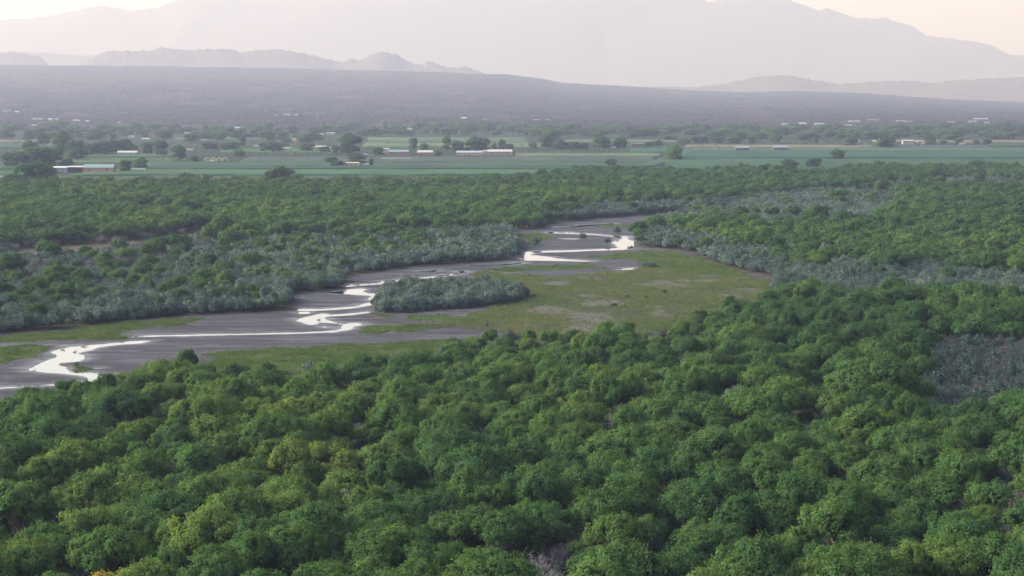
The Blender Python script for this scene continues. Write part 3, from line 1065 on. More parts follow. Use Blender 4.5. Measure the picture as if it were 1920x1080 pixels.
# single plants: an Empty at the foot, crown and trunk as parts
def across(px):
    for lim, s in ((240, 'far left'), (560, 'left'), (850, 'left of centre'), (1070, 'centre'), (1360, 'right of centre'), (1680, 'right')):
        if px < lim:
            return s
    return 'far right'


def plant(name, x, y, z, rz, sc, tint_v, crown_me, trunk_me, label, cat, group, trunk_name='trunk'):
    e = empty(name, (x, y, z), rz, sc)
    c = link('crown', crown_me, None, e); c['tint'] = float(tint_v)
    link(trunk_name, trunk_me, None, e)
    tag(e, label, cat, group)
    return e


def tone_word(t):
    return 'golden-tipped' if t > .95 else 'yellow-green' if t > .55 else 'mid-green' if t > .25 else 'dark green'


def unique_labels(items):
    """items: (label, px) in order; look-alikes with the same words are told apart by their order from the left"""
    by = {}
    for n_, (lab, px_) in enumerate(items):
        by.setdefault(lab, []).append((px_, n_))
    out = [None] * len(items)
    names = ['leftmost', 'second from left', 'third from left', 'fourth from left', 'fifth from left', 'sixth from left', 'seventh from left', 'eighth from left', 'ninth from left', 'tenth from left'] + [w_ + ' from left' for w_ in ('eleventh', 'twelfth', 'thirteenth', 'fourteenth', 'fifteenth', 'sixteenth', 'seventeenth', 'eighteenth', 'nineteenth', 'twentieth')]
    for lab, ls in by.items():
        ls.sort()
        for q, (px_, n_) in enumerate(ls):
            out[n_] = lab if len(ls) == 1 else lab + ', ' + (names[q] if q < len(names) else 'number %d from left' % (q + 1))
    return out


items = []
for i in single:
    cm, tm, Rr, H = COTTON[Cidx[i]]
    tx, ty = to_px(CT[i, 0], CT[i, 1], H * CS[i][2])
    row = 'cut by the bottom edge' if ty > 985 else 'in the lowest rows' if ty > 930 else 'low in the near forest' if ty > 880 else 'in the near forest'
    sw = 'broad' if grand[i] else 'large' if Cs[i] > .95 else 'medium' if Cs[i] > .78 else 'small'
    items.append(('%s %s cottonwood %s, %s' % (sw, tone_word(tint[i]), row, across(float(tx))), float(tx)))
for i, lab in zip(single, unique_labels(items)):
    cm, tm, Rr, H = COTTON[Cidx[i]]
    plant('cottonwood_tree', CT[i, 0], CT[i, 1], Cz[i], Crot[i], CS[i], tint[i], cm, tm, lab, 'tree', 'cottonwood trees of the near forest')
items = []
for i in Wsingle:
    tw = 'pale' if wti[i] > .6 else 'dark' if wti[i] < .3 else 'mid-toned'
    sz = 'large' if ws_[i] > 1.05 else 'medium' if ws_[i] > .88 else 'small'
    if wis[i]:
        q = (wpx[i] - 705) / 280
        f_ = 'front' if wpy[i] > 566 else 'back' if wpy[i] < 550 else 'middle'
        lab = '%s %s grey-green willow, %s of the island, %s' % (sz, tw, f_, 'left end' if q < .25 else 'left half' if q < .5 else 'right half' if q < .75 else 'right end')
    elif wpx[i] < 1000:
        lab = '%s %s grey-green willow on the river bank, %s' % (sz, tw, across(wpx[i]))
    else:
        lab = '%s %s grey-green willow among the trees, %s' % (sz, tw, across(wpx[i]))
    items.append((lab, float(wpx[i])))
for i, lab in zip(Wsingle, unique_labels(items)):
    cm, tm = WILLOW[Widx[i]]
    plant('willow_shrub', WT[i, 0], WT[i, 1], Wz[i], Wrot[i], WS[i], wti[i], cm, tm, lab, 'shrub', 'grey-green willow shrubs', 'stems')
items = [('%s leafless grey shrub between the near cottonwoods, %s' % ('tall' if bs_[i] > .9 else 'low', across(bpx[i])), float(bpx[i])) for i in Bsingle]
for i, lab in zip(Bsingle, unique_labels(items)):
    cm, tm = BRUSHES[Bidx[i]]
    plant('bare_shrub', BT[i, 0], BT[i, 1], Bz[i], Brot[i], BS[i], bti[i], cm, tm, lab, 'shrub', 'leafless grey shrubs', 'stems')

# ---------------------------------------------------------------- farmland, village and small things
def land_at(px, py):
    """point of the land (valley floor or slope) seen at px, py"""
    dx = (px - 960.0) / FPX
    dy = (540.0 - py) / FPX
    d = (dx, CP + dy * SP, -SP + dy * CP)
    D = np.arange(1200.0, 13100.0, 6.0)
    t = D / d[1]
    zr = EYE + d[2] * t
    zg = base_z(d[0] * t, D)
    k = np.nonzero(zr <= zg)[0]
    i = k[0] if len(k) else len(D) - 1
    return (d[0] * t[i], D[i], float(zg[i]))


def px_size(D):
    return D / FPX / CP        # metres per picture pixel at that distance


def plain(name, c, rough=0.8, var=0.12, scale=0.6, metal=0.0):
    m = Nodes(name)
    n_ = m.noise(scale, 4.0, 0.6, m.pos(1, 1, 1))
    lo = tuple(v * (1 - var) for v in c); hi = tuple(min(1, v * (1 + var)) for v in c)
    m.l(m.ramp(n_, [(0.3, lo), (0.7, hi)]), m.b.inputs['Base Color'])
    m.b.inputs['Roughness'].default_value = rough
    m.b.inputs['Metallic'].default_value = metal
    return m.mat


def crop_mat(name, c):
    m = Nodes(name)
    big_ = m.noise(0.012, 4.0, 0.6, m.pos(1, .25, 1))
    fin = m.noise(0.16, 5.0, 0.75, m.pos(.12, 1, 1))
    a = m.ramp(big_, [(0.35, tuple(v * .78 for v in c)), (0.65, tuple(v * 1.2 for v in c))])
    b = m.ramp(fin, [(0.3, (.5, .52, .55)), (0.7, (1.35, 1.3, 1.2))])
    m.l(m.mix(1.0, a, b, 'MULTIPLY'), m.b.inputs['Base Color'])
    m.b.inputs['Roughness'].default_value = 0.9
    m.b.inputs['Specular IOR Level'].default_value = 0.1
    return m.mat


CROPS = {'bright': crop_mat('crop_bright', (0.026, 0.072, 0.030)), 'mid': crop_mat('crop_mid', (0.018, 0.056, 0.028)), 'dark': crop_mat('crop_dark', (0.012, 0.038, 0.024)),
         'grey': crop_mat('crop_grey', (0.030, 0.048, 0.040)), 'pale': crop_mat('crop_pale', (0.055, 0.094, 0.045)), 'teal': crop_mat('crop_teal', (0.014, 0.054, 0.036)),
         'dry': crop_mat('crop_dry', (0.10, 0.092, 0.066)), 'lime': crop_mat('crop_lime', (0.034, 0.072, 0.036))}


def field(quad, mat, h, label):
    """a standing crop: a slab with a slightly uneven top and real sides"""
    q = np.array([ground_at(*p) for p in quad])
    nu, nv = 60, 6
    u = np.linspace(0, 1, nu)[None, :, None]; v = np.linspace(0, 1, nv)[:, None, None]
    P = (q[0] * (1 - u) + q[1] * u) * (1 - v) + (q[3] * (1 - u) + q[2] * u) * v
    P = P + (np.stack([fbm(P[..., 0] / 40, P[..., 1] / 90, 3, 33), fbm(P[..., 0] / 60, P[..., 1] / 90, 3, 34)], -1) - .5) * np.array([18, 30])
    z = h * (0.85 + 0.3 * fbm(P[..., 0] / 25, P[..., 1] / 60, 3, 35))
    T = np.concatenate([P, z[..., None]], -1)
    B = T.copy(); B[..., 2] = -0.3
    n = nu * nv
    V = np.concatenate([T.reshape(-1, 3), B.reshape(-1, 3)])
    F = [grid_faces(nv, nu)[:, ::-1]]
    idx = np.arange(n).reshape(nv, nu)
    ring = np.concatenate([idx[0, :-1], idx[:-1, -1], idx[-1, :0:-1], idx[:0:-1, 0]])
    nxt = np.roll(ring, -1)
    F.append(np.stack([ring, nxt, nxt + n, ring + n], 1))
    o = link('crop_field', mesh_from('crop_field', V, np.concatenate(F)), CROPS[mat])
    tag(o, label, kind='structure')
    return o


for quad, mt, h, lab in [
    ([(230, 319.5), (1075, 319.5), (1050, 329), (120, 329.5)], 'bright', 1.3, 'bright green crop strip nearest the woodland, left half'),
    ([(275, 313.5), (1245, 313), (1150, 318.6), (255, 318.8)], 'dark', 1.7, 'dark green crop strip across the middle farmland'),
    ([(275, 306), (1250, 306), (1247, 312.6), (272, 313)], 'mid', 1.2, 'mid-green crop strip below the farmyard'),
    ([(470, 294), (1230, 294), (1245, 305.4), (440, 305.6)], 'grey', 0.5, 'grey-green fallow strip in front of the farm buildings'),
    ([(968, 287.5), (1240, 287.5), (1236, 293.4), (968, 293.4)], 'pale', 0.6, 'pale green strip right of the white-roofed barn'),
    ([(1180, 279), (1300, 276.5), (1290, 287), (1180, 287)], 'teal', 0.9, 'teal green strip below the dark tree row'),
    ([(1295, 277), (2300, 278), (2300, 283.4), (1290, 283)], 'lime', 0.7, 'light green strip along the white boundary wall'),
    ([(1290, 283.4), (2300, 284), (2300, 297.6), (1240, 297.4)], 'teal', 1.1, 'broad teal green field at the right'),
    ([(1245, 298.6), (2300, 299), (2300, 321), (1120, 321)], 'mid', 0.9, 'mid-green field between woodland and teal field'),
    ([(1040, 306), (1244, 305.8), (1120, 327), (1000, 327)], 'mid', 0.8, 'green field corner at the woodland edge, centre'),
    ([(690, 258), (985, 258.5), (990, 262.6), (688, 262)], 'pale', 0.5, 'pale far field behind the farm trees, upper strip'),
    ([(688, 263), (990, 263.4), (995, 267.5), (686, 267)], 'lime', 0.6, 'light far field behind the farm trees, middle strip'),
    ([(686, 267.8), (1060, 268.2), (1060, 276), (684, 275.5)], 'pale', 0.6, 'pale far field behind the farm trees, lower strip'),
    ([(1060, 262), (1300, 262), (1300, 267), (1060, 267)], 'pale', 0.5, 'pale far field right of the round tree clump'),
    ([(1290, 271), (1640, 272), (1640, 276.4), (1290, 275.6)], 'dry', 0.3, 'pale dry stubble strip at the right'),
    ([(1640, 262), (2300, 264), (2300, 268.4), (1640, 266)], 'dry', 0.3, 'dry tan strip behind the boundary wall'),
    ([(1855, 269.6), (2300, 270), (2300, 274), (1855, 273.6)], 'mid', 0.8, 'small green plot at the far right'),
    ([(-300, 262), (140, 262.5), (140, 266.5), (-300, 266)], 'dry', 0.3, 'tan stubble strip at the far left'),
    ([(-300, 267.5), (150, 268), (150, 277), (-300, 277)], 'mid', 0.8, 'green plot below the tan strip at far left'),
    ([(160, 288), (330, 288), (325, 294), (155, 294)], 'bright', 0.6, 'green plot around the white-roofed shed at left'),
    ([(420, 279), (650, 279.5), (640, 287), (410, 287)], 'bright', 0.6, 'green plot behind the polytunnel hoops'),
    ([(100, 297), (340, 297), (330, 305.5), (95, 305.5)], 'lime', 0.5, 'light green plot behind the long teal-roofed shed'),
    ([(-300, 308.5), (110, 309), (90, 317), (-300, 317)], 'mid', 0.9, 'green plot left of the blue shed'),
    ([(-300, 321), (110, 321.5), (90, 328.5), (-300, 328.5)], 'bright', 0.9, 'bright green plot below the blue shed at far left'),
    ([(100, 330.6), (740, 330.6), (660, 337), (80, 338)], 'grey', 0.6, 'grey-green weedy strip along the woodland at left'),
    ([(330, 258), (560, 258), (560, 262.5), (330, 262.5)], 'lime', 0.6, 'light green far plots behind the left village trees'),
]:
    field(quad, mt, h, lab)

# --- buildings
WALLS = {'white': plain('white_wall', (0.24, 0.24, 0.238)), 'adobe': plain('adobe_wall', (0.26, 0.19, 0.16)), 'brick': plain('red_brick_wall', (0.20, 0.115, 0.09)),
         'blue': plain('blue_sheet_wall', (0.13, 0.18, 0.26)), 'yellow': plain('yellow_wall', (0.42, 0.36, 0.22)), 'wood': plain('weathered_wood_wall', (0.075, 0.062, 0.055)),
         'pink': plain('pink_plaster_wall', (0.33, 0.25, 0.23)), 'grey': plain('grey_wall', (0.24, 0.25, 0.26)), 'orange': plain('orange_panel_wall', (0.24, 0.15, 0.115))}
ROOFS = {'white': plain('white_metal_roof', (0.27, 0.28, 0.29), 0.75), 'teal': plain('teal_metal_roof', (0.10, 0.17, 0.20), 0.8), 'blue': plain('blue_metal_roof', (0.20, 0.25, 0.32), 0.75),
         'dark': plain('dark_roof', (0.06, 0.06, 0.062)), 'grey': plain('grey_metal_roof', (0.38, 0.40, 0.42), 0.45), 'tan': plain('tan_roof', (0.30, 0.25, 0.20))}
M_DARK = plain('dark_opening', (0.035, 0.035, 0.04), 0.35)
M_STEEL = plain('steel_post', (0.16, 0.16, 0.165), 0.6)
M_TYRE = plain('tyre_rubber', (0.03, 0.03, 0.03))


def hexa(x0, x1, y0, y1, z0, z1):
    v = np.array([(x, y, z) for x in (x0, x1) for y in (y0, y1) for z in (z0, z1)], float)
    f = np.array([(0, 1, 3, 2), (4, 6, 7, 5), (0, 4, 5, 1), (2, 3, 7, 6), (0, 2, 6, 4), (1, 5, 7, 3)])
    return v, f


def gable_roof(w, d, z, rise, over=.5, thick=.18):
    """two sloping slabs meeting at a ridge along x"""
    x = w / 2 + over; y = d / 2 + over; e = z - rise * over / (d / 2)
    prof = [(-y, e), (0, z + rise), (y, e), (y, e + thick), (0, z + rise + thick * 1.2), (-y, e + thick)]
    V = np.array([(sx * x, p[0], p[1]) for sx in (-1, 1) for p in prof])
    F = [(0, 1, 7, 6), (1, 2, 8, 7), (2, 3, 9, 8), (3, 4, 10, 9), (4, 5, 11, 10), (5, 0, 6, 11), (0, 5, 4, 1), (1, 4, 3, 2), (6, 7, 10, 11), (7, 8, 9, 10)]
    return V, np.array(F)


def shed_roof(w, d, z, rise, over=.4, thick=.2):
    x = w / 2 + over; y = d / 2 + over
    V = np.array([(sx * x, sy * y, z + (rise if sy > 0 else 0) * 1.0 + t) for sx in (-1, 1) for sy in (-1, 1) for t in (0.02, thick)])
    F = [(0, 1, 3, 2), (4, 6, 7, 5), (0, 4, 5, 1), (2, 3, 7, 6), (0, 2, 6, 4), (1, 5, 7, 3)]
    return V, np.array(F)


def gable_walls(w, d, z, rise):
    prof = [(-d / 2, -.3), (d / 2, -.3), (d / 2, z), (0, z + rise), (-d / 2, z)]
    V = np.array([(sx * w / 2, p[0], p[1]) for sx in (-1, 1) for p in prof])
    return V, [(0, 4, 3, 2, 1), (5, 6, 7, 8, 9), (0, 1, 6, 5), (1, 2, 7, 6), (2, 3, 8, 7), (3, 4, 9, 8), (4, 0, 5, 9)]


def poly_mesh(name, V, F):
    me = bpy.data.meshes.new(name)
    me.from_pydata([tuple(v) for v in V], [], [tuple(int(i) for i in f) for f in F])
    me.update()
    return me


def building(px, py, wpx, hpx, wall, roof, label, style='gable', name='house', group=None, depth=None, windows=None, rz=0.0, cat='building', open_front=False):
    x, y, z = land_at(px, py)
    k = px_size(y)
    w = wpx * k; h = hpx * k
    d = depth if depth else float(np.clip(w * .6, 4.5, 14))
    rise = min(h * .35, d * .28) if style == 'gable' else h * .16
    zw = max(h - rise - .2, 1.4)
    e = empty(name, (x, y + d / 2, z), rz)
    if style == 'gable':
        V, F = gable_walls(w, d, zw, rise)
        link('wall', poly_mesh('wall', V, F), WALLS[wall], e)
        V, F = gable_roof(w, d, zw, rise)
    else:
        if open_front:
            ps = [hexa(-w / 2, w / 2, d / 2 - .2, d / 2, -.3, zw), hexa(-w / 2, -w / 2 + .2, -d / 2, d / 2 - .2, -.3, zw), hexa(w / 2 - .2, w / 2, -d / 2, d / 2 - .2, -.3, zw)]
            V, F = join(ps)
            for i in range(1, 5):
                xx = -w / 2 + w * i / 5
                V2, F2 = hexa(xx - .12, xx + .12, -d / 2, -d / 2 + .24, -.3, zw)
                link('post', poly_mesh('post', V2, F2), M_STEEL, e)
        else:
            V, F = hexa(-w / 2, w / 2, -d / 2, d / 2, -.3, zw)
        link('wall', poly_mesh('wall', V, F), WALLS[wall], e)
        V, F = shed_roof(w, d, zw, rise)
    link('roof', poly_mesh('roof', V, F), ROOFS[roof], e)
    nwin = windows if windows is not None else (int(w / 7) if wpx >= 12 else 0)
    for i in range(nwin):
        cx = -w / 2 + w * (i + .7) / (nwin + .4)
        if i == nwin // 2:
            V, F = hexa(cx - .55, cx + .55, -d / 2 - .06, -d / 2 - .005, 0.02, min(2.1, zw * .85))
            link('door', poly_mesh('door', V, F), M_DARK, e)
        else:
            V, F = hexa(cx - .7, cx + .7, -d / 2 - .06, -d / 2 - .005, zw * .38, zw * .78)
            link('window', poly_mesh('window', V, F), M_DARK, e)
    tag(e, label, cat, group)
    return e


# farm buildings one can tell apart
building(6, 341, 30, 11, 'grey', 'white', 'white-roofed shed cut by the left edge of the picture', name='farm_shed', windows=0)
building(9, 309.5, 13, 5, 'blue', 'blue', 'small light blue trailer at the far left edge', 'flat', 'trailer', depth=3, windows=1)
building(111, 323.5, 32, 11, 'blue', 'grey', 'blue sheet-metal shed at the left end of the long farm row', 'flat', 'farm_shed', windows=2)
building(141, 323.5, 29, 12, 'brick', 'white', 'open-fronted shed with white roof between blue shed and teal roof', 'flat', 'farm_shed', open_front=True, windows=0)
building(184, 324.5, 56, 16, 'orange', 'teal', 'long shed with teal metal roof and orange brick walls', name='farm_shed', windows=3)
building(258, 320.5, 27, 4, 'white', 'white', 'low white trailer in the field right of the teal-roofed shed', 'flat', 'trailer', depth=3.5, windows=3)
building(238, 291, 36, 8, 'grey', 'white', 'white-roofed barn in front of the dark tree row', name='barn', windows=2)
building(747, 291, 37, 10, 'brick', 'teal', 'farmhouse with teal roof and porch behind the steel frame', name='farmhouse', windows=5)
building(724, 287, 10, 9, 'white', 'white', 'narrow white block left of the teal-roofed farmhouse', 'flat', windows=1)
building(797, 292, 28, 10, 'brick', 'white', 'brick house with white roof right of the teal-roofed farmhouse', windows=3)
building(880, 291, 47, 8, 'pink', 'blue', 'long low pink house with blue-grey roof beside the white-roofed barn', windows=5)
building(908, 291, 9, 9, 'white', 'white', 'white annex between the long pink house and the barn', 'flat', windows=1)
building(937, 291, 46, 10.5, 'adobe', 'white', 'barn with bright white roof at the right end of the farm row', name='barn', windows=3)
building(659, 312, 27, 7.5, 'pink', 'tan', 'flat-roofed pink adobe house under the dark round tree', 'flat', windows=3)
building(688, 311, 9, 4, 'white', 'white', 'small white trailer beside the pink adobe house', 'flat', 'trailer', depth=3, windows=1)
building(445, 246, 27, 8, 'pink', 'blue', 'wide pink house with blue-grey roof in the far village', windows=4)
building(549, 267, 23, 7, 'yellow', 'tan', 'flat yellow house among the far village trees', 'flat', windows=4)
building(592, 278, 38, 4.5, 'white', 'white', 'long low white-roofed stable left of the tall dark tree', windows=4)
building(1063, 279.5, 12, 4, 'grey', 'grey', 'small grey house under the dark tree row', windows=1)
building(1151, 279.5, 7, 4, 'white', 'white', 'white container at the foot of the dark tree row', 'flat', 'container', depth=2.5, windows=0)
building(1195, 274, 22, 6, 'wood', 'dark', 'dark-roofed cabin right of the dark tree row', name='cabin', windows=2)
building(1392, 282.5, 25, 8.5, 'wood', 'teal', 'left one of two wooden sheds with teal roofs in the right field', name='field_shed', windows=0)
building(1463, 282, 27, 8.5, 'wood', 'teal', 'right one of two wooden sheds with teal roofs in the right field', name='field_shed', windows=0)
building(1606, 268, 11, 6, 'white', 'blue', 'small white house with blue roof behind the round green tree', windows=1)
building(1703, 271.5, 20, 9, 'white', 'white', 'bright white cubic house behind the boundary wall', 'flat', windows=2)
building(1720.5, 271.3, 4, 7, 'white', 'white', 'slim white tower right of the white cubic house', 'flat', 'water_tower', depth=4, windows=0)
building(1732, 271.3, 5, 3.5, 'adobe', 'white', 'tiny hut right of the slim white tower', 'flat', 'hut', windows=0)
building(1805, 271.5, 9, 3.5, 'white', 'white', 'small white house between the right field trees', 'flat', windows=0)

# small far houses, named by where they stand
ORD = ['first', 'second', 'third', 'fourth', 'fifth', 'sixth', 'seventh', 'eighth', 'ninth', 'tenth', 'eleventh', 'twelfth', 'thirteenth', 'fourteenth', 'fifteenth', 'sixteenth', 'seventeenth', 'eighteenth',
       'nineteenth', 'twentieth'] + ['twenty-' + s for s in ('first', 'second', 'third', 'fourth', 'fifth', 'sixth', 'seventh', 'eighth', 'ninth')] + ['thirtieth'] + ['thirty-' + s for s in ('first', 'second', 'third', 'fourth', 'fifth', 'sixth', 'seventh', 'eighth', 'ninth')] + ['fortieth']
FARH = {
    'on the slope above the left village': [(12, 209.5, 12, 2), (31, 211, 7, 2.5), (70, 225, 18, 3), (94, 226, 8, 4), (106, 225.5, 6, 3), (143, 227.5, 12, 3), (163, 229, 6, 3), (224, 231, 6, 1.8)],
    'in the upper left village row': [(10, 245, 20, 4), (33, 245, 22, 5), (64, 236, 8, 2.2), (83, 247.5, 10, 3), (155, 252, 12, 3.5), (183, 252, 12, 5), (207, 252, 14, 4), (272, 242, 30, 5), (301, 242, 7, 3.2)],
    'in the left village': [(246, 259.5, 10, 5), (273, 263, 14, 4), (328, 247, 15, 5), (350, 253, 9, 5), (368, 253, 15, 5), (381, 265, 14, 3.2), (355, 283, 14, 4), (467, 249, 8, 5), (480, 252, 10, 4), (482, 276, 12, 4)],
    'in the village left of the tall dark tree': [(517, 251, 10, 6), (520, 257, 10, 2.5), (532, 257, 8, 2.5), (549, 245, 9, 4), (560, 254, 19, 3), (537, 281, 16, 4), (603, 253, 9, 2.5), (620, 253, 16, 4.5), (618, 280, 5, 4)],
    'on the slope above the centre village': [(518, 217, 6, 2), (538, 217, 13, 3.5), (555, 217, 8, 2.2), (870, 223.5, 10, 3.5), (910, 225, 6, 2), (1006, 226, 12, 2), (1028, 226.5, 10, 2)],
    'in the centre village': [(704, 251, 17, 3.2), (725, 247, 14, 5), (768, 244, 8, 3), (800, 242, 10, 3), (841, 276, 7, 2.4), (970, 245, 9, 3.2), (978, 252, 20, 1.8), (1101, 252, 21, 2)],
    'on the slope above the right village': [(1388, 237, 9, 2.4), (1474, 235, 14, 3.6), (1490, 242, 10, 2.2), (1505, 234, 14, 4), (1537, 235, 18, 4), (1592, 236, 10, 2.2), (1603, 230, 21, 3.8), (1637, 226, 20, 2),
                                             (1690, 228, 14, 2.2), (1706, 229, 14, 1.6), (1785, 230, 13, 2.2), (1825, 229, 15, 2.2), (1840, 224, 26, 1.8), (1851, 231, 9, 1.8)],
}
hr = random.Random(3)
for place, hs_ in FARH.items():
    for i, (a, b, w, h) in enumerate(sorted(hs_)):
        wl = hr.choice(['white', 'white', 'white', 'pink', 'grey']); rf = hr.choice(['white', 'white', 'white', 'grey'])
        building(a, b, w, max(h, 2.0), wl, rf, 'small pale house %s, %s from the left' % (place, ORD[i]), hr.choice(['gable', 'flat']), 'village_house', 'small pale village houses', windows=1 if w >= 10 else 0)

# boundary wall of pale blocks with pillars
x0, y0, _ = land_at(1610, 276); x1, y1, _ = land_at(1852, 275.4)
e = empty('boundary_wall', ((x0 + x1) / 2, (y0 + y1) / 2, 0), math.atan2(y1 - y0, x1 - x0))
L_ = math.hypot(x1 - x0, y1 - y0)
V, F = hexa(-L_ / 2, L_ / 2, -.2, .2, -.3, 2.2)
link('wall', poly_mesh('wall', V, F), WALLS['white'], e)
pm = poly_mesh('pillar', *hexa(-.4, .4, -.4, .4, -.3, 2.6)); pm.materials.append(WALLS['pink'])
for i in range(17):
    p = link('pillar', pm, None, e); p.location = (-L_ / 2 + L_ * i / 16, 0, 0)
tag(e, 'long low whitish boundary wall with pillars along the right field', 'wall')

# open steel frame of an unfinished shed
x, y, z = land_at(743, 309.5)
k = px_size(y); w = 56 * k; h = 11.5 * k; d = 14
e = empty('steel_frame', (x, y + d / 2, z))
pm = poly_mesh('post', *hexa(-.22, .22, -.22, .22, -.3, h)); pm.materials.append(M_STEEL)
for i in range(8):
    for sy in (-1, 1):
        p = link('post', pm, None, e); p.location = (-w / 2 + w * i / 7, sy * d / 2, 0)
for sy in (-1, 1):
    V, F = hexa(-w / 2 - .4, w / 2 + .4, sy * d / 2 - .2, sy * d / 2 + .2, h + .003, h + .7)
    link('beam', poly_mesh('beam', V, F), ROOFS['grey'], e)
tag(e, 'open steel frame of a shed without roof or walls', 'shed frame')

# polytunnel hoops
for i, a in enumerate((386, 398, 409, 420)):
    x, y, z = land_at(a, 303)
    k = px_size(y); rr_ = 4.6 * k
    e = empty('polytunnel_frame', (x, y, z))
    an = np.linspace(0, math.pi, 13)
    for q in range(4):
        V, F = tube(np.stack([np.cos(an) * rr_, an * 0 + q * 5.0, np.sin(an) * rr_ * 1.5 + .05], 1), np.full(13, .13), 5)
        link('hoop', mesh_from('hoop', V, F), WALLS['yellow'], e)
    V, F = hexa(-.1, .1, 0, 15, rr_ * 1.5 - .12, rr_ * 1.5 + .04)
    link('ridge_bar', poly_mesh('ridge_bar', V, F), WALLS['yellow'], e)
    tag(e, 'bare yellow polytunnel frame, %s from the left' % ORD[i], 'polytunnel', 'bare polytunnel frames')


# parked vehicles
def car(px, py, label, body_c, rz, van=False):
    x, y, z = land_at(px, py)
    e = empty('parked_van' if van else 'parked_car', (x, y, z), rz)
    L, W = (5.4, 2.0) if van else (4.5, 1.8)
    pr = [(-L / 2, .35), (L / 2, .35), (L / 2, .85), (L * .30, 1.0), (L * .22, 1.9), (-L / 2, 2.0)] if van else [(-L / 2, .35), (L / 2, .35), (L / 2, .8), (L * .22, .95), (L * .06, 1.45), (-L * .28, 1.45), (-L * .42, 1.0), (-L / 2, .9)]
    n = len(pr)
    V = [(p[0], s * W / 2 * (1 if p[1] < 1.1 else .86), p[1]) for s in (-1, 1) for p in pr]
    F = [tuple(range(n))[::-1], tuple(range(n, 2 * n))] + [(i, (i + 1) % n, (i + 1) % n + n, i + n) for i in range(n)]
    V = [(a, -b, c) for a, b, c in V]
    link('body', poly_mesh('body', V, F), body_c, e)
    for s in (-1, 1):
        V2, F2 = hexa(-L * .25, L * .05, s * W * .452 - .02, s * W * .452 + .04, 1.05, 1.36)
        link('window', poly_mesh('window', V2, F2), M_DARK, e)
        for q in (-1, 1):
            an = np.linspace(0, 2 * math.pi, 11)[:-1]
            V3, F3 = tube([(0, -.11, 0), (0, 0, 0), (0, .11, 0)], [.33, .35, .33], 10)
            wv_ = link('wheel', mesh_from('wheel', V3, F3), M_TYRE, e)
            wv_.location = (q * L * .31, s * (W / 2 - .1), .35)
    tag(e, label, 'van' if van else 'car', 'vehicles parked at the farms')


paint_w = plain('white_car_paint', (0.66, 0.67, 0.68), .3); paint_s = plain('silver_car_paint', (0.34, 0.35, 0.37), .3); paint_d = plain('blue_car_paint', (0.06, 0.09, 0.16), .3)
car(284, 289.5, 'white van right of the white-roofed barn at left', paint_w, .3, True)
car(313, 288, 'white car at the dark tree clump left of the polytunnels', paint_w, 1.2)
car(390, 303.5, 'silver car in front of the leftmost polytunnel frames', paint_s, .1)
car(399, 303, 'white van in front of the polytunnel frames', paint_w, .1, True)
car(686, 290.5, 'white van left of the dark farmyard bushes', paint_w, .2, True)
car(693, 291.3, 'silver car in the middle of the farmyard row', paint_s, .0)
car(700, 291.3, 'white car nearest the dark farmyard bushes', paint_w, .1)
car(731, 291.2, 'blue car in front of the teal-roofed farmhouse', paint_d, .2)
car(767, 310, 'white car at the right end of the steel frame', paint_w, .05)

# --- single trees of the farmland
FT = []
for i in range(7):
    r0 = np.random.default_rng(700 + i)
    Rr, H = r0.uniform(4.6, 5.4), r0.uniform(8.5, 10.5)
    LL, WW = cottonwood(720 + i, Rr, H, int(r0.integers(10, 15)), 20, 14, .7, 1.0, .33, 1.1, int(r0.integers(2, 6)))
    cm = finish_leaves('field_tree_crown', *LL, M_COTTON)
    tm = mesh_from('field_tree_trunk', *WW); tm.materials.append(M_BARK); set_smooth(tm)
    V = LL[0]
    FT.append((cm, tm, float(np.percentile(np.abs(V[:, 0]), 99)), float(V[:, 2].max())))
tr_r = random.Random(9)


def field_tree(px, py, w, h, tint_v, label, group=None, name='field_tree'):
    x, y, z = land_at(px, py)
    k = px_size(y)
    cm, tm, hw, H = tr_r.choice(FT)
    plant(name, x, y, z - .05, tr_r.uniform(0, 6.28), (w * k / 2 / hw, w * k / 2 / hw * tr_r.uniform(.85, 1.1), h * k / H * 1.12), tint_v, cm, tm, label, 'tree', group)


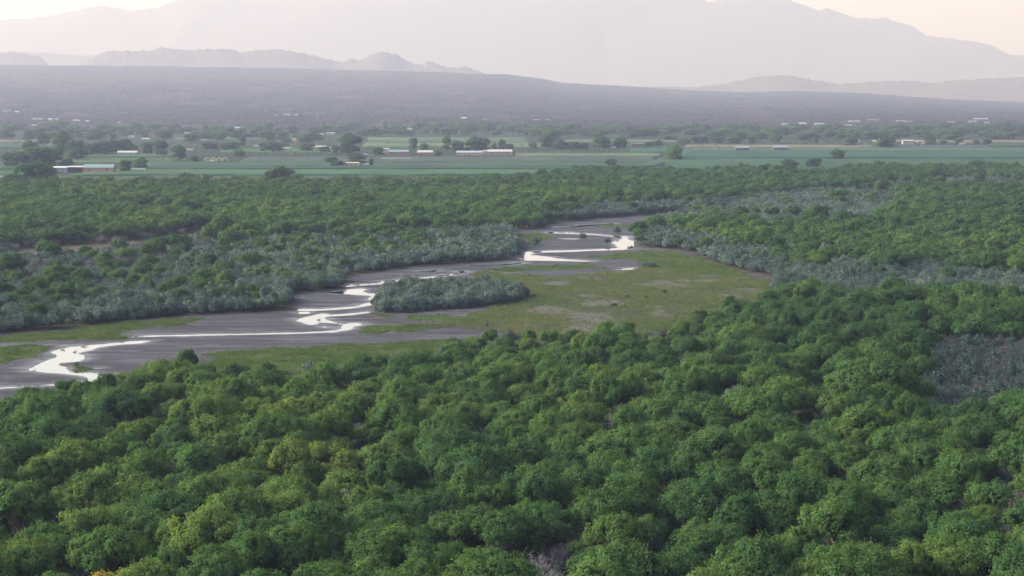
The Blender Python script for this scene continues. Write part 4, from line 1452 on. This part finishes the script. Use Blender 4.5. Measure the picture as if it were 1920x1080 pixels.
for a in [
    (523, 347, 56, 33, .05, 'broad dark tree standing alone at the woodland edge, left of centre'),
    (1265, 301, 34, 29, .35, 'feathery multi-stemmed tree alone in the right field'),
    (1144, 317, 22, 18, .1, 'small round tree alone above the woodland, centre right'),
    (1571, 299, 28, 18, .1, 'round dark tree alone in the teal field'),
    (1525, 313, 30, 16, .0, 'low dark tree at the woodland edge left of the lone round tree'),
    (1480, 320, 32, 20, .0, 'dark spreading tree at the woodland edge below the right shed'),
    (1390, 320, 14, 15, .1, 'slim tree at the woodland edge below the left shed'),
    (1440, 318, 12, 11, .1, 'tiny tree at the woodland edge between the two sheds'),
    (1660, 276, 33, 18, .1, 'wide round tree in front of the boundary wall'),
    (1594, 274, 27, 16, .2, 'round green tree at the left end of the boundary wall'),
    (1745, 270, 21, 11, .15, 'low tree right of the white cubic house'),
    (1768, 271, 16, 8, .15, 'small bushy tree behind the boundary wall centre'),
    (1797, 270.5, 18, 12, .05, 'dark round tree behind the boundary wall'),
    (1830, 271, 11, 8, .1, 'slim dark tree near the right end of the boundary wall'),
    (1851, 271, 19, 10, .05, 'dark round tree at the right end of the boundary wall'),
    (1025, 279.5, 32, 25, .0, 'leftmost big tree of the dark tree row, centre'),
    (1034, 266, 40, 25, .35, 'tall pale tree behind the dark tree row'),
    (1000, 279, 17, 11, .15, 'low bush left of the dark tree row'),
    (1048, 280, 26, 19, .0, 'second tree of the dark tree row'),
    (1072, 280, 26, 13, .0, 'low tree in the middle of the dark tree row'),
    (1092, 280, 22, 12, .0, 'low tree right of the middle of the dark tree row'),
    (1123, 264, 34, 19, .1, 'flat-topped tree behind the dark tree row'),
    (1130, 280, 36, 22, .0, 'broad tree near the right end of the dark tree row'),
    (1162, 279, 27, 23, .0, 'rightmost tree of the dark tree row'),
    (838, 283, 17, 28, .1, 'tall slender tree left of the round farm trees'),
    (858, 284, 27, 19, .0, 'dark tree left of the twin round farm trees'),
    (889, 284, 30, 28, .0, 'left one of the twin round trees behind the long pink house'),
    (907, 284, 26, 25, .05, 'right one of the twin round trees behind the long pink house'),
    (926, 281, 11, 12, .2, 'small conical tree behind the white-roofed barn'),
    (941, 281, 16, 20, .1, 'upright tree behind the white-roofed barn'),
    (955, 282, 20, 12, .15, 'bush at the right corner of the white-roofed barn'),
    (823, 292, 13, 8.5, .0, 'round bush right of the brick house'),
    (964, 291.5, 4, 6, .0, 'tiny shrub at the right end of the farm row'),
    (775, 281, 16, 22, .2, 'tall pale tree behind the teal-roofed farmhouse'),
    (796, 283, 16, 14, .15, 'rounded tree behind the brick house'),
    (655, 290, 42, 38, .0, 'tall dark tree above the farmyard, left of centre'),
    (668, 307, 37, 20, .0, 'dark round tree over the pink adobe house'),
    (633, 312, 26, 10, .0, 'dark bush left of the pink adobe house'),
    (696, 311.5, 8, 13, .0, 'small upright tree right of the white trailer'),
    (708, 292, 24, 15, .0, 'dark bush row left of the teal-roofed farmhouse'),
    (511, 285, 52, 18, .05, 'wide oval dark tree in the left village'),
    (455, 274, 12, 18, .05, 'slim cypress-like tree in the left village'),
    (449, 294, 22, 13, .05, 'bushy tree behind the polytunnel frames'),
    (575, 283, 27, 14, .0, 'dark tree in front of the long white stable'),
    (609, 286, 25, 11, .0, 'low dark tree right of the long white stable'),
    (629, 288, 18, 14, .0, 'dark bush at the foot of the tall dark tree'),
    (430, 281, 32, 14, .05, 'dark low tree left of the wide oval tree'),
    (395, 280, 34, 13, .05, 'dark low tree above the polytunnel frames'),
    (365, 303.5, 15, 11, .0, 'dark bush left of the polytunnel frames'),
    (336, 299, 31, 26, .05, 'dark bushy tree left of the polytunnel frames'),
    (302, 292, 28, 28, .0, 'dark tree right of the parked white van'),
    (277, 291, 22, 24, .0, 'dark tree at the right end of the white-roofed barn'),
    (265, 317, 26, 22, .1, 'round tree right of the olive bush behind the white trailer'),
    (235, 323, 28, 23, .3, 'olive-green bush right of the teal-roofed shed'),
    (250, 289, 20, 18, .0, 'rightmost tree of the dark row behind the white-roofed barn'),
    (232, 288, 30, 25, .0, 'fourth tree of the dark row behind the white-roofed barn'),
    (213, 289, 31, 27, .0, 'third tree of the dark row behind the white-roofed barn'),
    (193, 290, 31, 25, .0, 'second tree of the dark row behind the white-roofed barn'),
    (173, 291, 30, 22, .0, 'first tree of the dark row behind the white-roofed barn'),
    (116, 288, 38, 42, .0, 'tallest dark tree in the left village'),
    (138, 291, 26, 27, .0, 'dark tree right of the tallest village tree'),
    (152, 290, 16, 25, .0, 'slim dark tree left of the dark row'),
    (82, 273, 27, 23, .0, 'dark tree left of the tallest village tree'),
    (55, 287, 27, 22, .05, 'layered dark tree at the far left village'),
    (28, 314, 44, 28, .0, 'dark bushy tree at the far left above the blue trailer'),
    (72, 313, 58, 36, .1, 'broad dark tree behind the blue sheet-metal shed'),
    (100, 306, 40, 26, .0, 'dark tree filling the gap behind the blue shed'),
    (145, 300, 34, 22, .0, 'dark bush behind the open-fronted shed'),
    (125, 312, 24, 15, .2, 'pale green bush behind the blue shed'),
    (62, 346, 56, 40, .05, 'large tree cluster crown right of the white shed at the left edge'),
    (82, 340, 40, 30, .1, 'leaning round tree left of the blue shed forecourt'),
    (25, 350, 36, 22, .05, 'dark bush below the white shed at the left edge'),
    (622, 306, 24, 11, .0, 'dark bush cluster left of the tall farmyard tree'),
    (1232, 273, 26, 11, .1, 'first tree of the orchard row right of the dark cabin'),
    (1215, 275, 16, 9, .1, 'bush beside the dark cabin'),
    (1282, 271, 31, 10, .1, 'second tree of the orchard row right of the dark cabin'),
    (1312, 269, 37, 14, .05, 'third and broadest tree of the orchard row'),
    (1347, 269, 28, 13, .05, 'fourth tree of the orchard row'),
    (1255, 263, 30, 11, .1, 'dark tree behind the orchard row, left'),
    (1375, 270, 30, 13, .1, 'fifth tree of the orchard row'),
    (1410, 270, 15, 14, .0, 'upright dark tree above the left wooden shed'),
    (1455, 267, 26, 14, .15, 'rounded tree above the right wooden shed'),
    (1500, 264, 14, 7, .15, 'low bush in the dry strip right of the wooden sheds'),
    (1530, 268, 11, 9, .3, 'small pale bush in the dry strip'),
]:
    field_tree(a[0], a[1], a[2], a[3], a[4], a[5])

# trees of the village belts: named by belt, counted from the left
BELTS = {'upper left village belt': (0, 330, 243, 264, 38, (16, 34), (10, 19)), 'lower left village belt': (330, 600, 243, 268, 38, (16, 34), (9, 18)),
         'centre village belt': (600, 1010, 240, 256, 46, (16, 34), (9, 17)), 'belt above the dark trees': (1010, 1380, 243, 260, 40, (16, 34), (9, 17)),
         'right village belt': (1380, 1660, 240, 264, 48, (16, 32), (8, 16)), 'far right tree belt': (1660, 1925, 238, 263, 48, (16, 34), (8, 15))}
for nm, (a0, a1, b0, b1, n, wr, hr_) in BELTS.items():
    its = sorted((a0 + (a1 - a0) * (i + tr_r.random()) / n, tr_r.uniform(b0, b1)) for i in range(n))
    mids = (b0 + b1) / 2
    up = 0; lo = 0
    for a, b in its:
        fr_ = (b - b0) / (b1 - b0)
        w_ = tr_r.uniform(*wr); h_ = tr_r.uniform(*hr_)
        if fr_ < .5:
            up += 1; lab = 'hazy tree in the back row of the %s, %s from left' % (nm, ORD[up - 1])
        else:
            lo += 1; lab = 'hazy tree in the front row of the %s, %s from left' % (nm, ORD[lo - 1])
        field_tree(a, b, w_, h_, tr_r.uniform(0, .4), lab, 'trees of the village belts', 'village_tree')

# --- remarkable trees and shrubs near the river
for a in [
    (22, 526, 66, 52, .0, 'big domed dark green tree at the left edge beyond the willow belt'),
    (300, 478, 56, 32, .0, 'dark dense tree below the dirt track'),
    (345, 480, 36, 26, .05, 'dark tree touching the dense tree below the dirt track'),
    (232, 492, 40, 26, .3, 'green bushy tree left of the dense tree below the track'),
    (435, 466, 58, 34, .1, 'broad dark tree right of the dirt track end'),
    (350, 716, 52, 62, .05, 'loose-crowned tree standing before the bright water at left'),
    (1640, 775, 175, 112, .12, 'very broad cottonwood beside the brush clearing at right'),
    (1196, 446, 34, 34, .0, 'dark tree at the upstream bend of the right bank'),
    (915, 439, 34, 20, .2, 'round green tree above the left bank near the bend'),
]:
    x, y = ground_at(a[0], a[1]); k = px_size(y)
    j = tr_r.randrange(10) if a[2] < 120 else 11; cm, tm, Rr, H = COTTON[j]
    plant('cottonwood_tree', x, y, ground_z(x, y) - .05, tr_r.uniform(0, 6.28), (a[2] * k / 2 / Rr, a[2] * k / 2 / Rr, a[3] * k / H), a[4], cm, tm, a[5], 'tree', None)
x, y = ground_at(205, 1160); cm, tm, Rr, H = COTTON[3]
plant('cottonwood_tree', x, y, 0, 1.0, (.95, .95, (80 - 80 * (1066 - 185) / (1160 - 185)) / H), 1.0, cm, tm, 'golden-tipped cottonwood just rising over the bottom edge at left', 'tree', None)
for a in [(1005, 459, 24, 15, 'willow bush on the sandbar by the left bend'), (1092, 448, 17, 12, 'small willow bush between the upper channels'),
          (1139, 456, 15, 11, 'small willow bush at the bright pool'), (1156, 438, 18, 13, 'willow bush above the bright pool'), (143, 687, 13, 9, 'low willow bush on the islet in the near meander'),
          (430, 664, 0, 0, None), (1216, 500, 40, 9, 'low wide willow bush by the small pool on the meadow'), (715, 584, 20, 10, 'low willow bush at the left tip of the island')]:
    if not a[4]: continue
    x, y = ground_at(a[0], a[1], -.6); k = px_size(y)
    cm, tm = WILLOW[tr_r.randrange(5)]
    plant('willow_shrub', x, y, ground_z(x, y) - .05, tr_r.uniform(0, 6.28), (a[2] * k / 4.6, a[2] * k / 4.6, a[3] * k / 4.2), .3, cm, tm, a[4], 'shrub', None, 'stems')

# driftwood snags in the near channel
M_DRIFT = bark_mat('driftwood_bark', (0.03, 0.027, 0.024), (0.07, 0.06, 0.055))
for a, lab in [((158, 650, 14, .4), 'dark forked snag in the upper part of the near meander'), ((118, 656, 10, -.2), 'small dark snag at the left shore of the near meander'),
               ((141, 660, 11, .9), 'snag with reflection in the middle of the near meander'), ((64, 696, 10, .2), 'dark snag on the mud below the near meander'),
               ((598, 600, 8, .1), 'dark log on the middle pool'), ((1140, 465, 12, .3), 'thin dark branches in the upper channel')]:
    x, y = ground_at(a[0], a[1], -.8); k = px_size(y); L = a[2] * k
    ps = [tube([(-L / 2, 0, -.1), (0, .1, .15), (L / 2, -.1, .3)], [.16, .12, .05], 6), tube([(0, .05, .12), (L * .2, .5, .55), (L * .32, .7, .9)], [.09, .06, .02], 5),
          tube([(-L * .2, 0, .05), (-L * .3, -.4, .5)], [.08, .02], 5)]
    V, F = join(ps)
    o = link('driftwood_snag', mesh_from('driftwood_snag', V, F), M_DRIFT)
    o.location = (x, y, max(ground_z(x, y), WATER_Z) + .02); o.rotation_euler = (0, 0, a[3])
    tag(o, lab, 'driftwood')

# --- cattle
M_HIDE = plain('black_cow_hide', (0.014, 0.013, 0.013), .7, .3, 2.0)


def cow(px, py, rz, scale, label, graze=True):
    x, y = ground_at(px, py, -.45)
    hz_ = .35 if graze else 1.55
    J = [(-.75, 0, 1.10), (-.25, 0, 1.02), (.35, 0, 1.02), (.72, 0, 1.18), (1.02, 0, 1.02 if graze else 1.42), (1.22, 0, .62 if graze else 1.58), (1.36, 0, hz_),
         (-.68, .2, .72), (-.60, .22, .42), (-.66, .22, .02), (-.68, -.2, .72), (-.60, -.22, .42), (-.66, -.22, .02),
         (.52, .2, .66), (.50, .2, .36), (.50, .2, .02), (.52, -.2, .66), (.50, -.2, .36), (.50, -.2, .02), (-.98, 0, 1.12), (-1.04, 0, .62),
         (1.20, .17, .72 if graze else 1.70), (1.20, -.17, .72 if graze else 1.70)]
    E = [(0, 1), (1, 2), (2, 3), (3, 4), (4, 5), (5, 6), (0, 7), (7, 8), (8, 9), (0, 10), (10, 11), (11, 12), (2, 13), (13, 14), (14, 15), (2, 16), (16, 17), (17, 18), (0, 19), (19, 20), (5, 21), (5, 22)]
    rad = [.36, .43, .40, .32, .21, .17, .11, .17, .09, .07, .17, .09, .07, .15, .085, .07, .15, .085, .07, .05, .035, .045, .045]
    me = bpy.data.meshes.new('cow')
    me.from_pydata(J, E, [])
    o = link('cow', me, M_HIDE)
    sk = o.modifiers.new('skin', 'SKIN')
    if not me.skin_vertices:
        me.skin_vertices.new()
    for i, sv in enumerate(me.skin_vertices[0].data):
        sv.radius = (rad[i], rad[i]); sv.use_root = (i == 0)
    ss_ = o.modifiers.new('sub', 'SUBSURF'); ss_.levels = 1; ss_.render_levels = 1
    o.location = (x, y, ground_z(x, y)); o.rotation_euler = (0, 0, rz); o.scale = (scale * 1.15,) * 3
    tag(o, label, 'cow', 'black cattle on the meadow')


cow(1152, 577, math.pi, 1.08, 'black cow seen side-on, nearest of the meadow herd at left', True)
cow(1170, 576, 1.9, 1.0, 'black cow seen from behind, right beside the side-on cow')
cow(1175, 559, 2.6, .95, 'black cow grazing alone above the nearest pair')
cow(1211, 559.5, .4, .62, 'small black calf between the two grazing cows')
cow(1244, 551, .15, 1.05, 'black cow farthest up the meadow beside the pale patch')
cow(1267, 553.5, 1.5, .6, 'small black calf right of the farthest cow')
cow(911.5, 613.5, 1.6, 1.15, 'black cow standing alone on the path below the island', False)

# --- low growth nobody could count
def tuft(name, seed, n, h, spread, w, mat):
    r = np.random.default_rng(seed)
    b = r.normal(size=(n, 3)) * spread * np.array([1, 1, 0])
    lean = r.normal(size=(n, 3)) * .35 + np.array([0, 0, 1])
    hh = h * r.uniform(.5, 1.1, n)
    p = b + norm(lean) * hh[:, None] * .5
    nr = norm(np.cross(lean, r.normal(size=(n, 3))))
    a = norm(lean); bb = np.cross(nr, a)
    P = np.stack([p - a * hh[:, None] * .5 - bb * w, p - a * hh[:, None] * .5 + bb * w, p + a * hh[:, None] * .5 + bb * w * .2, p + a * hh[:, None] * .5 - bb * w * .2], 1).reshape(-1, 3)
    me = mesh_from(name, P, np.arange(4 * n).reshape(-1, 4))
    float_attr(me, 'clump', np.repeat(np.clip(r.normal(.5, .2, n), 0, 1), 4))
    me.materials.append(mat)
    return bpy.data.objects.new(name, me)


PC_GRASS = proto_collection('grass_kinds', [tuft('g%d' % i, 800 + i, 22, .5, .42, .06, M_GRASS) for i in range(3)])
gw = grassm + meadm * .75
flat_g = gw.reshape(-1)
cand = np.nonzero(flat_g > .35)[0]
areaw = (gy.reshape(-1)[cand] / 800.0) ** 2
nb = fbm(gx.reshape(-1)[cand] / 6, gy.reshape(-1)[cand] / 9, 3, 120)
pal = smooth(.56, .66, fbm(gx.reshape(-1)[cand] / 17, gy.reshape(-1)[cand] / 26, 4, 78)) * (meadm.reshape(-1)[cand] > .5)
keep = cand[rng.random(len(cand)) < np.clip((nb - .25) * 1.7 * (1 - .75 * pal), 0.03, .95)]
if len(keep) > 70000:
    keep = rng.choice(keep, 70000, replace=False)
G = np.stack([gx.reshape(-1)[keep], gy.reshape(-1)[keep], gz.reshape(-1)[keep]], 1)
G[:, 0] += rng.uniform(-.4, .4, len(G)); G[:, 1] += rng.uniform(-.6, .6, len(G))
gt = np.clip(.10 + .42 * meadm.reshape(-1)[keep] + rng.normal(0, .2, len(G)) + (fbm(G[:, 0] / 20, G[:, 1] / 30, 3, 121) - .5) * .8, 0, 1)
sg = rng.uniform(.5, 1.3, len(G)) * (1 + .8 * (rng.random(len(G)) < .06))
scatter('meadow_grass', G, rng.uniform(0, 6.28, len(G)), np.stack([sg, sg, sg], 1), rng.integers(0, 3, len(G)), gt, PC_GRASS, 'low green and straw-coloured grass tufts of the river flat', 'grass')

# understorey of the near forest
US = jitter(290, 760, 3.6, .0)
kU, pU, qU, _ = zone_of(US)
US = US[(kU > 0) & (qU > FRONT(pU)) & (rng.random(len(US)) < .55)]
uz = np.array([ground_z(a, b) for a, b in US])
us = rng.uniform(.35, .65, len(US))
scatter('forest_undergrowth', np.column_stack([US, uz]), rng.uniform(0, 6.28, len(US)), np.stack([us * 1.2, us * 1.2, us], 1), rng.integers(0, 5, len(US)), rng.random(len(US)) * .5, PC_WILLOW,
        'dark shrubby undergrowth between the near trees', 'undergrowth')

# scrub of the dry slope and the weedy field edges
def bushlet(name, seed, mat, n=46):
    r = np.random.default_rng(seed)
    d = norm(r.normal(size=(n, 3)) * np.array([1, 1, .8])); d[:, 2] = np.abs(d[:, 2])
    p = d * r.uniform(.6, 1.0, (n, 1)) * np.array([1.6, 1.6, 1.3]) + np.array([0, 0, .1])
    nr = norm(d + r.normal(size=d.shape) * .4)
    V, F, N, C = cards(p, nr, np.full(n, .7), np.full(n, .9), norm(d + np.array([0, 0, .3])), np.clip(r.normal(.5, .2, n), 0, 1), r)
    return bpy.data.objects.new(name, finish_leaves(name, V, F, N, C, mat))


M_SCRUB = leaf_mat('desert_scrub_leaf', [(0.0, (0.022, 0.026, 0.022)), (1.0, (0.05, 0.05, 0.038))], .1)
PC_SCRUB = proto_collection('scrub_kinds', [bushlet('s%d' % i, 900 + i, M_SCRUB) for i in range(3)])
ns = 160000
sy_ = 4850 + (13000 - 4850) * rng.random(ns) ** 1.1
sx_ = rng.uniform(-.335, .335, ns) * sy_
kp = rng.random(ns) < np.clip((fbm(sx_ / 90, sy_ / 240, 4, 130) - .30) * 2.6, .08, 1)
sx_, sy_ = sx_[kp], sy_[kp]
S = np.stack([sx_, sy_, base_z(sx_, sy_) - .1], 1)
ssz = rng.uniform(.8, 2.6, len(S))
scatter('desert_scrub', S, rng.uniform(0, 6.28, len(S)), np.stack([ssz * 1.2, ssz * 1.2, ssz * .95], 1), rng.integers(0, 3, len(S)), rng.random(len(S)), PC_SCRUB,
        'dark scrub bushes dotting the dry mesa slope', 'scrub')
M_WEED = leaf_mat('weed_leaf', [(0.0, (0.045, 0.095, 0.040)), (1.0, (0.10, 0.150, 0.055))], .2)
PC_WEED = proto_collection('weed_kinds', [bushlet('v%d' % i, 950 + i, M_WEED) for i in range(3)])
wpts = []
for (a0, a1, b0, b1, n) in [(60, 560, 331, 346, 1500), (560, 1080, 330, 345, 700), (1000, 1960, 316, 332, 1400), (440, 640, 286, 291, 120), (160, 420, 299, 303, 160), (0, 640, 262, 284, 500), (640, 1350, 268, 287, 300),
                            (1290, 1700, 264, 272, 160), (0, 1920, 236, 250, 700)]:
    for _ in range(n):
        x, y = ground_at(tr_r.uniform(a0, a1), tr_r.uniform(b0, b1))
        wpts.append((x, y, float(base_z(x, y)) - .1))
wpts = np.array(wpts)
sw_ = rng.uniform(.5, 1.3, len(wpts)) * np.clip(wpts[:, 1] / 2300, .8, 1.5)
scatter('field_edge_weeds', wpts, rng.uniform(0, 6.28, len(wpts)), np.stack([sw_ * 1.3, sw_ * 1.3, sw_], 1), rng.integers(0, 3, len(wpts)), rng.random(len(wpts)), PC_WEED,
        'weeds and low hedge bushes along the field edges', 'weeds')
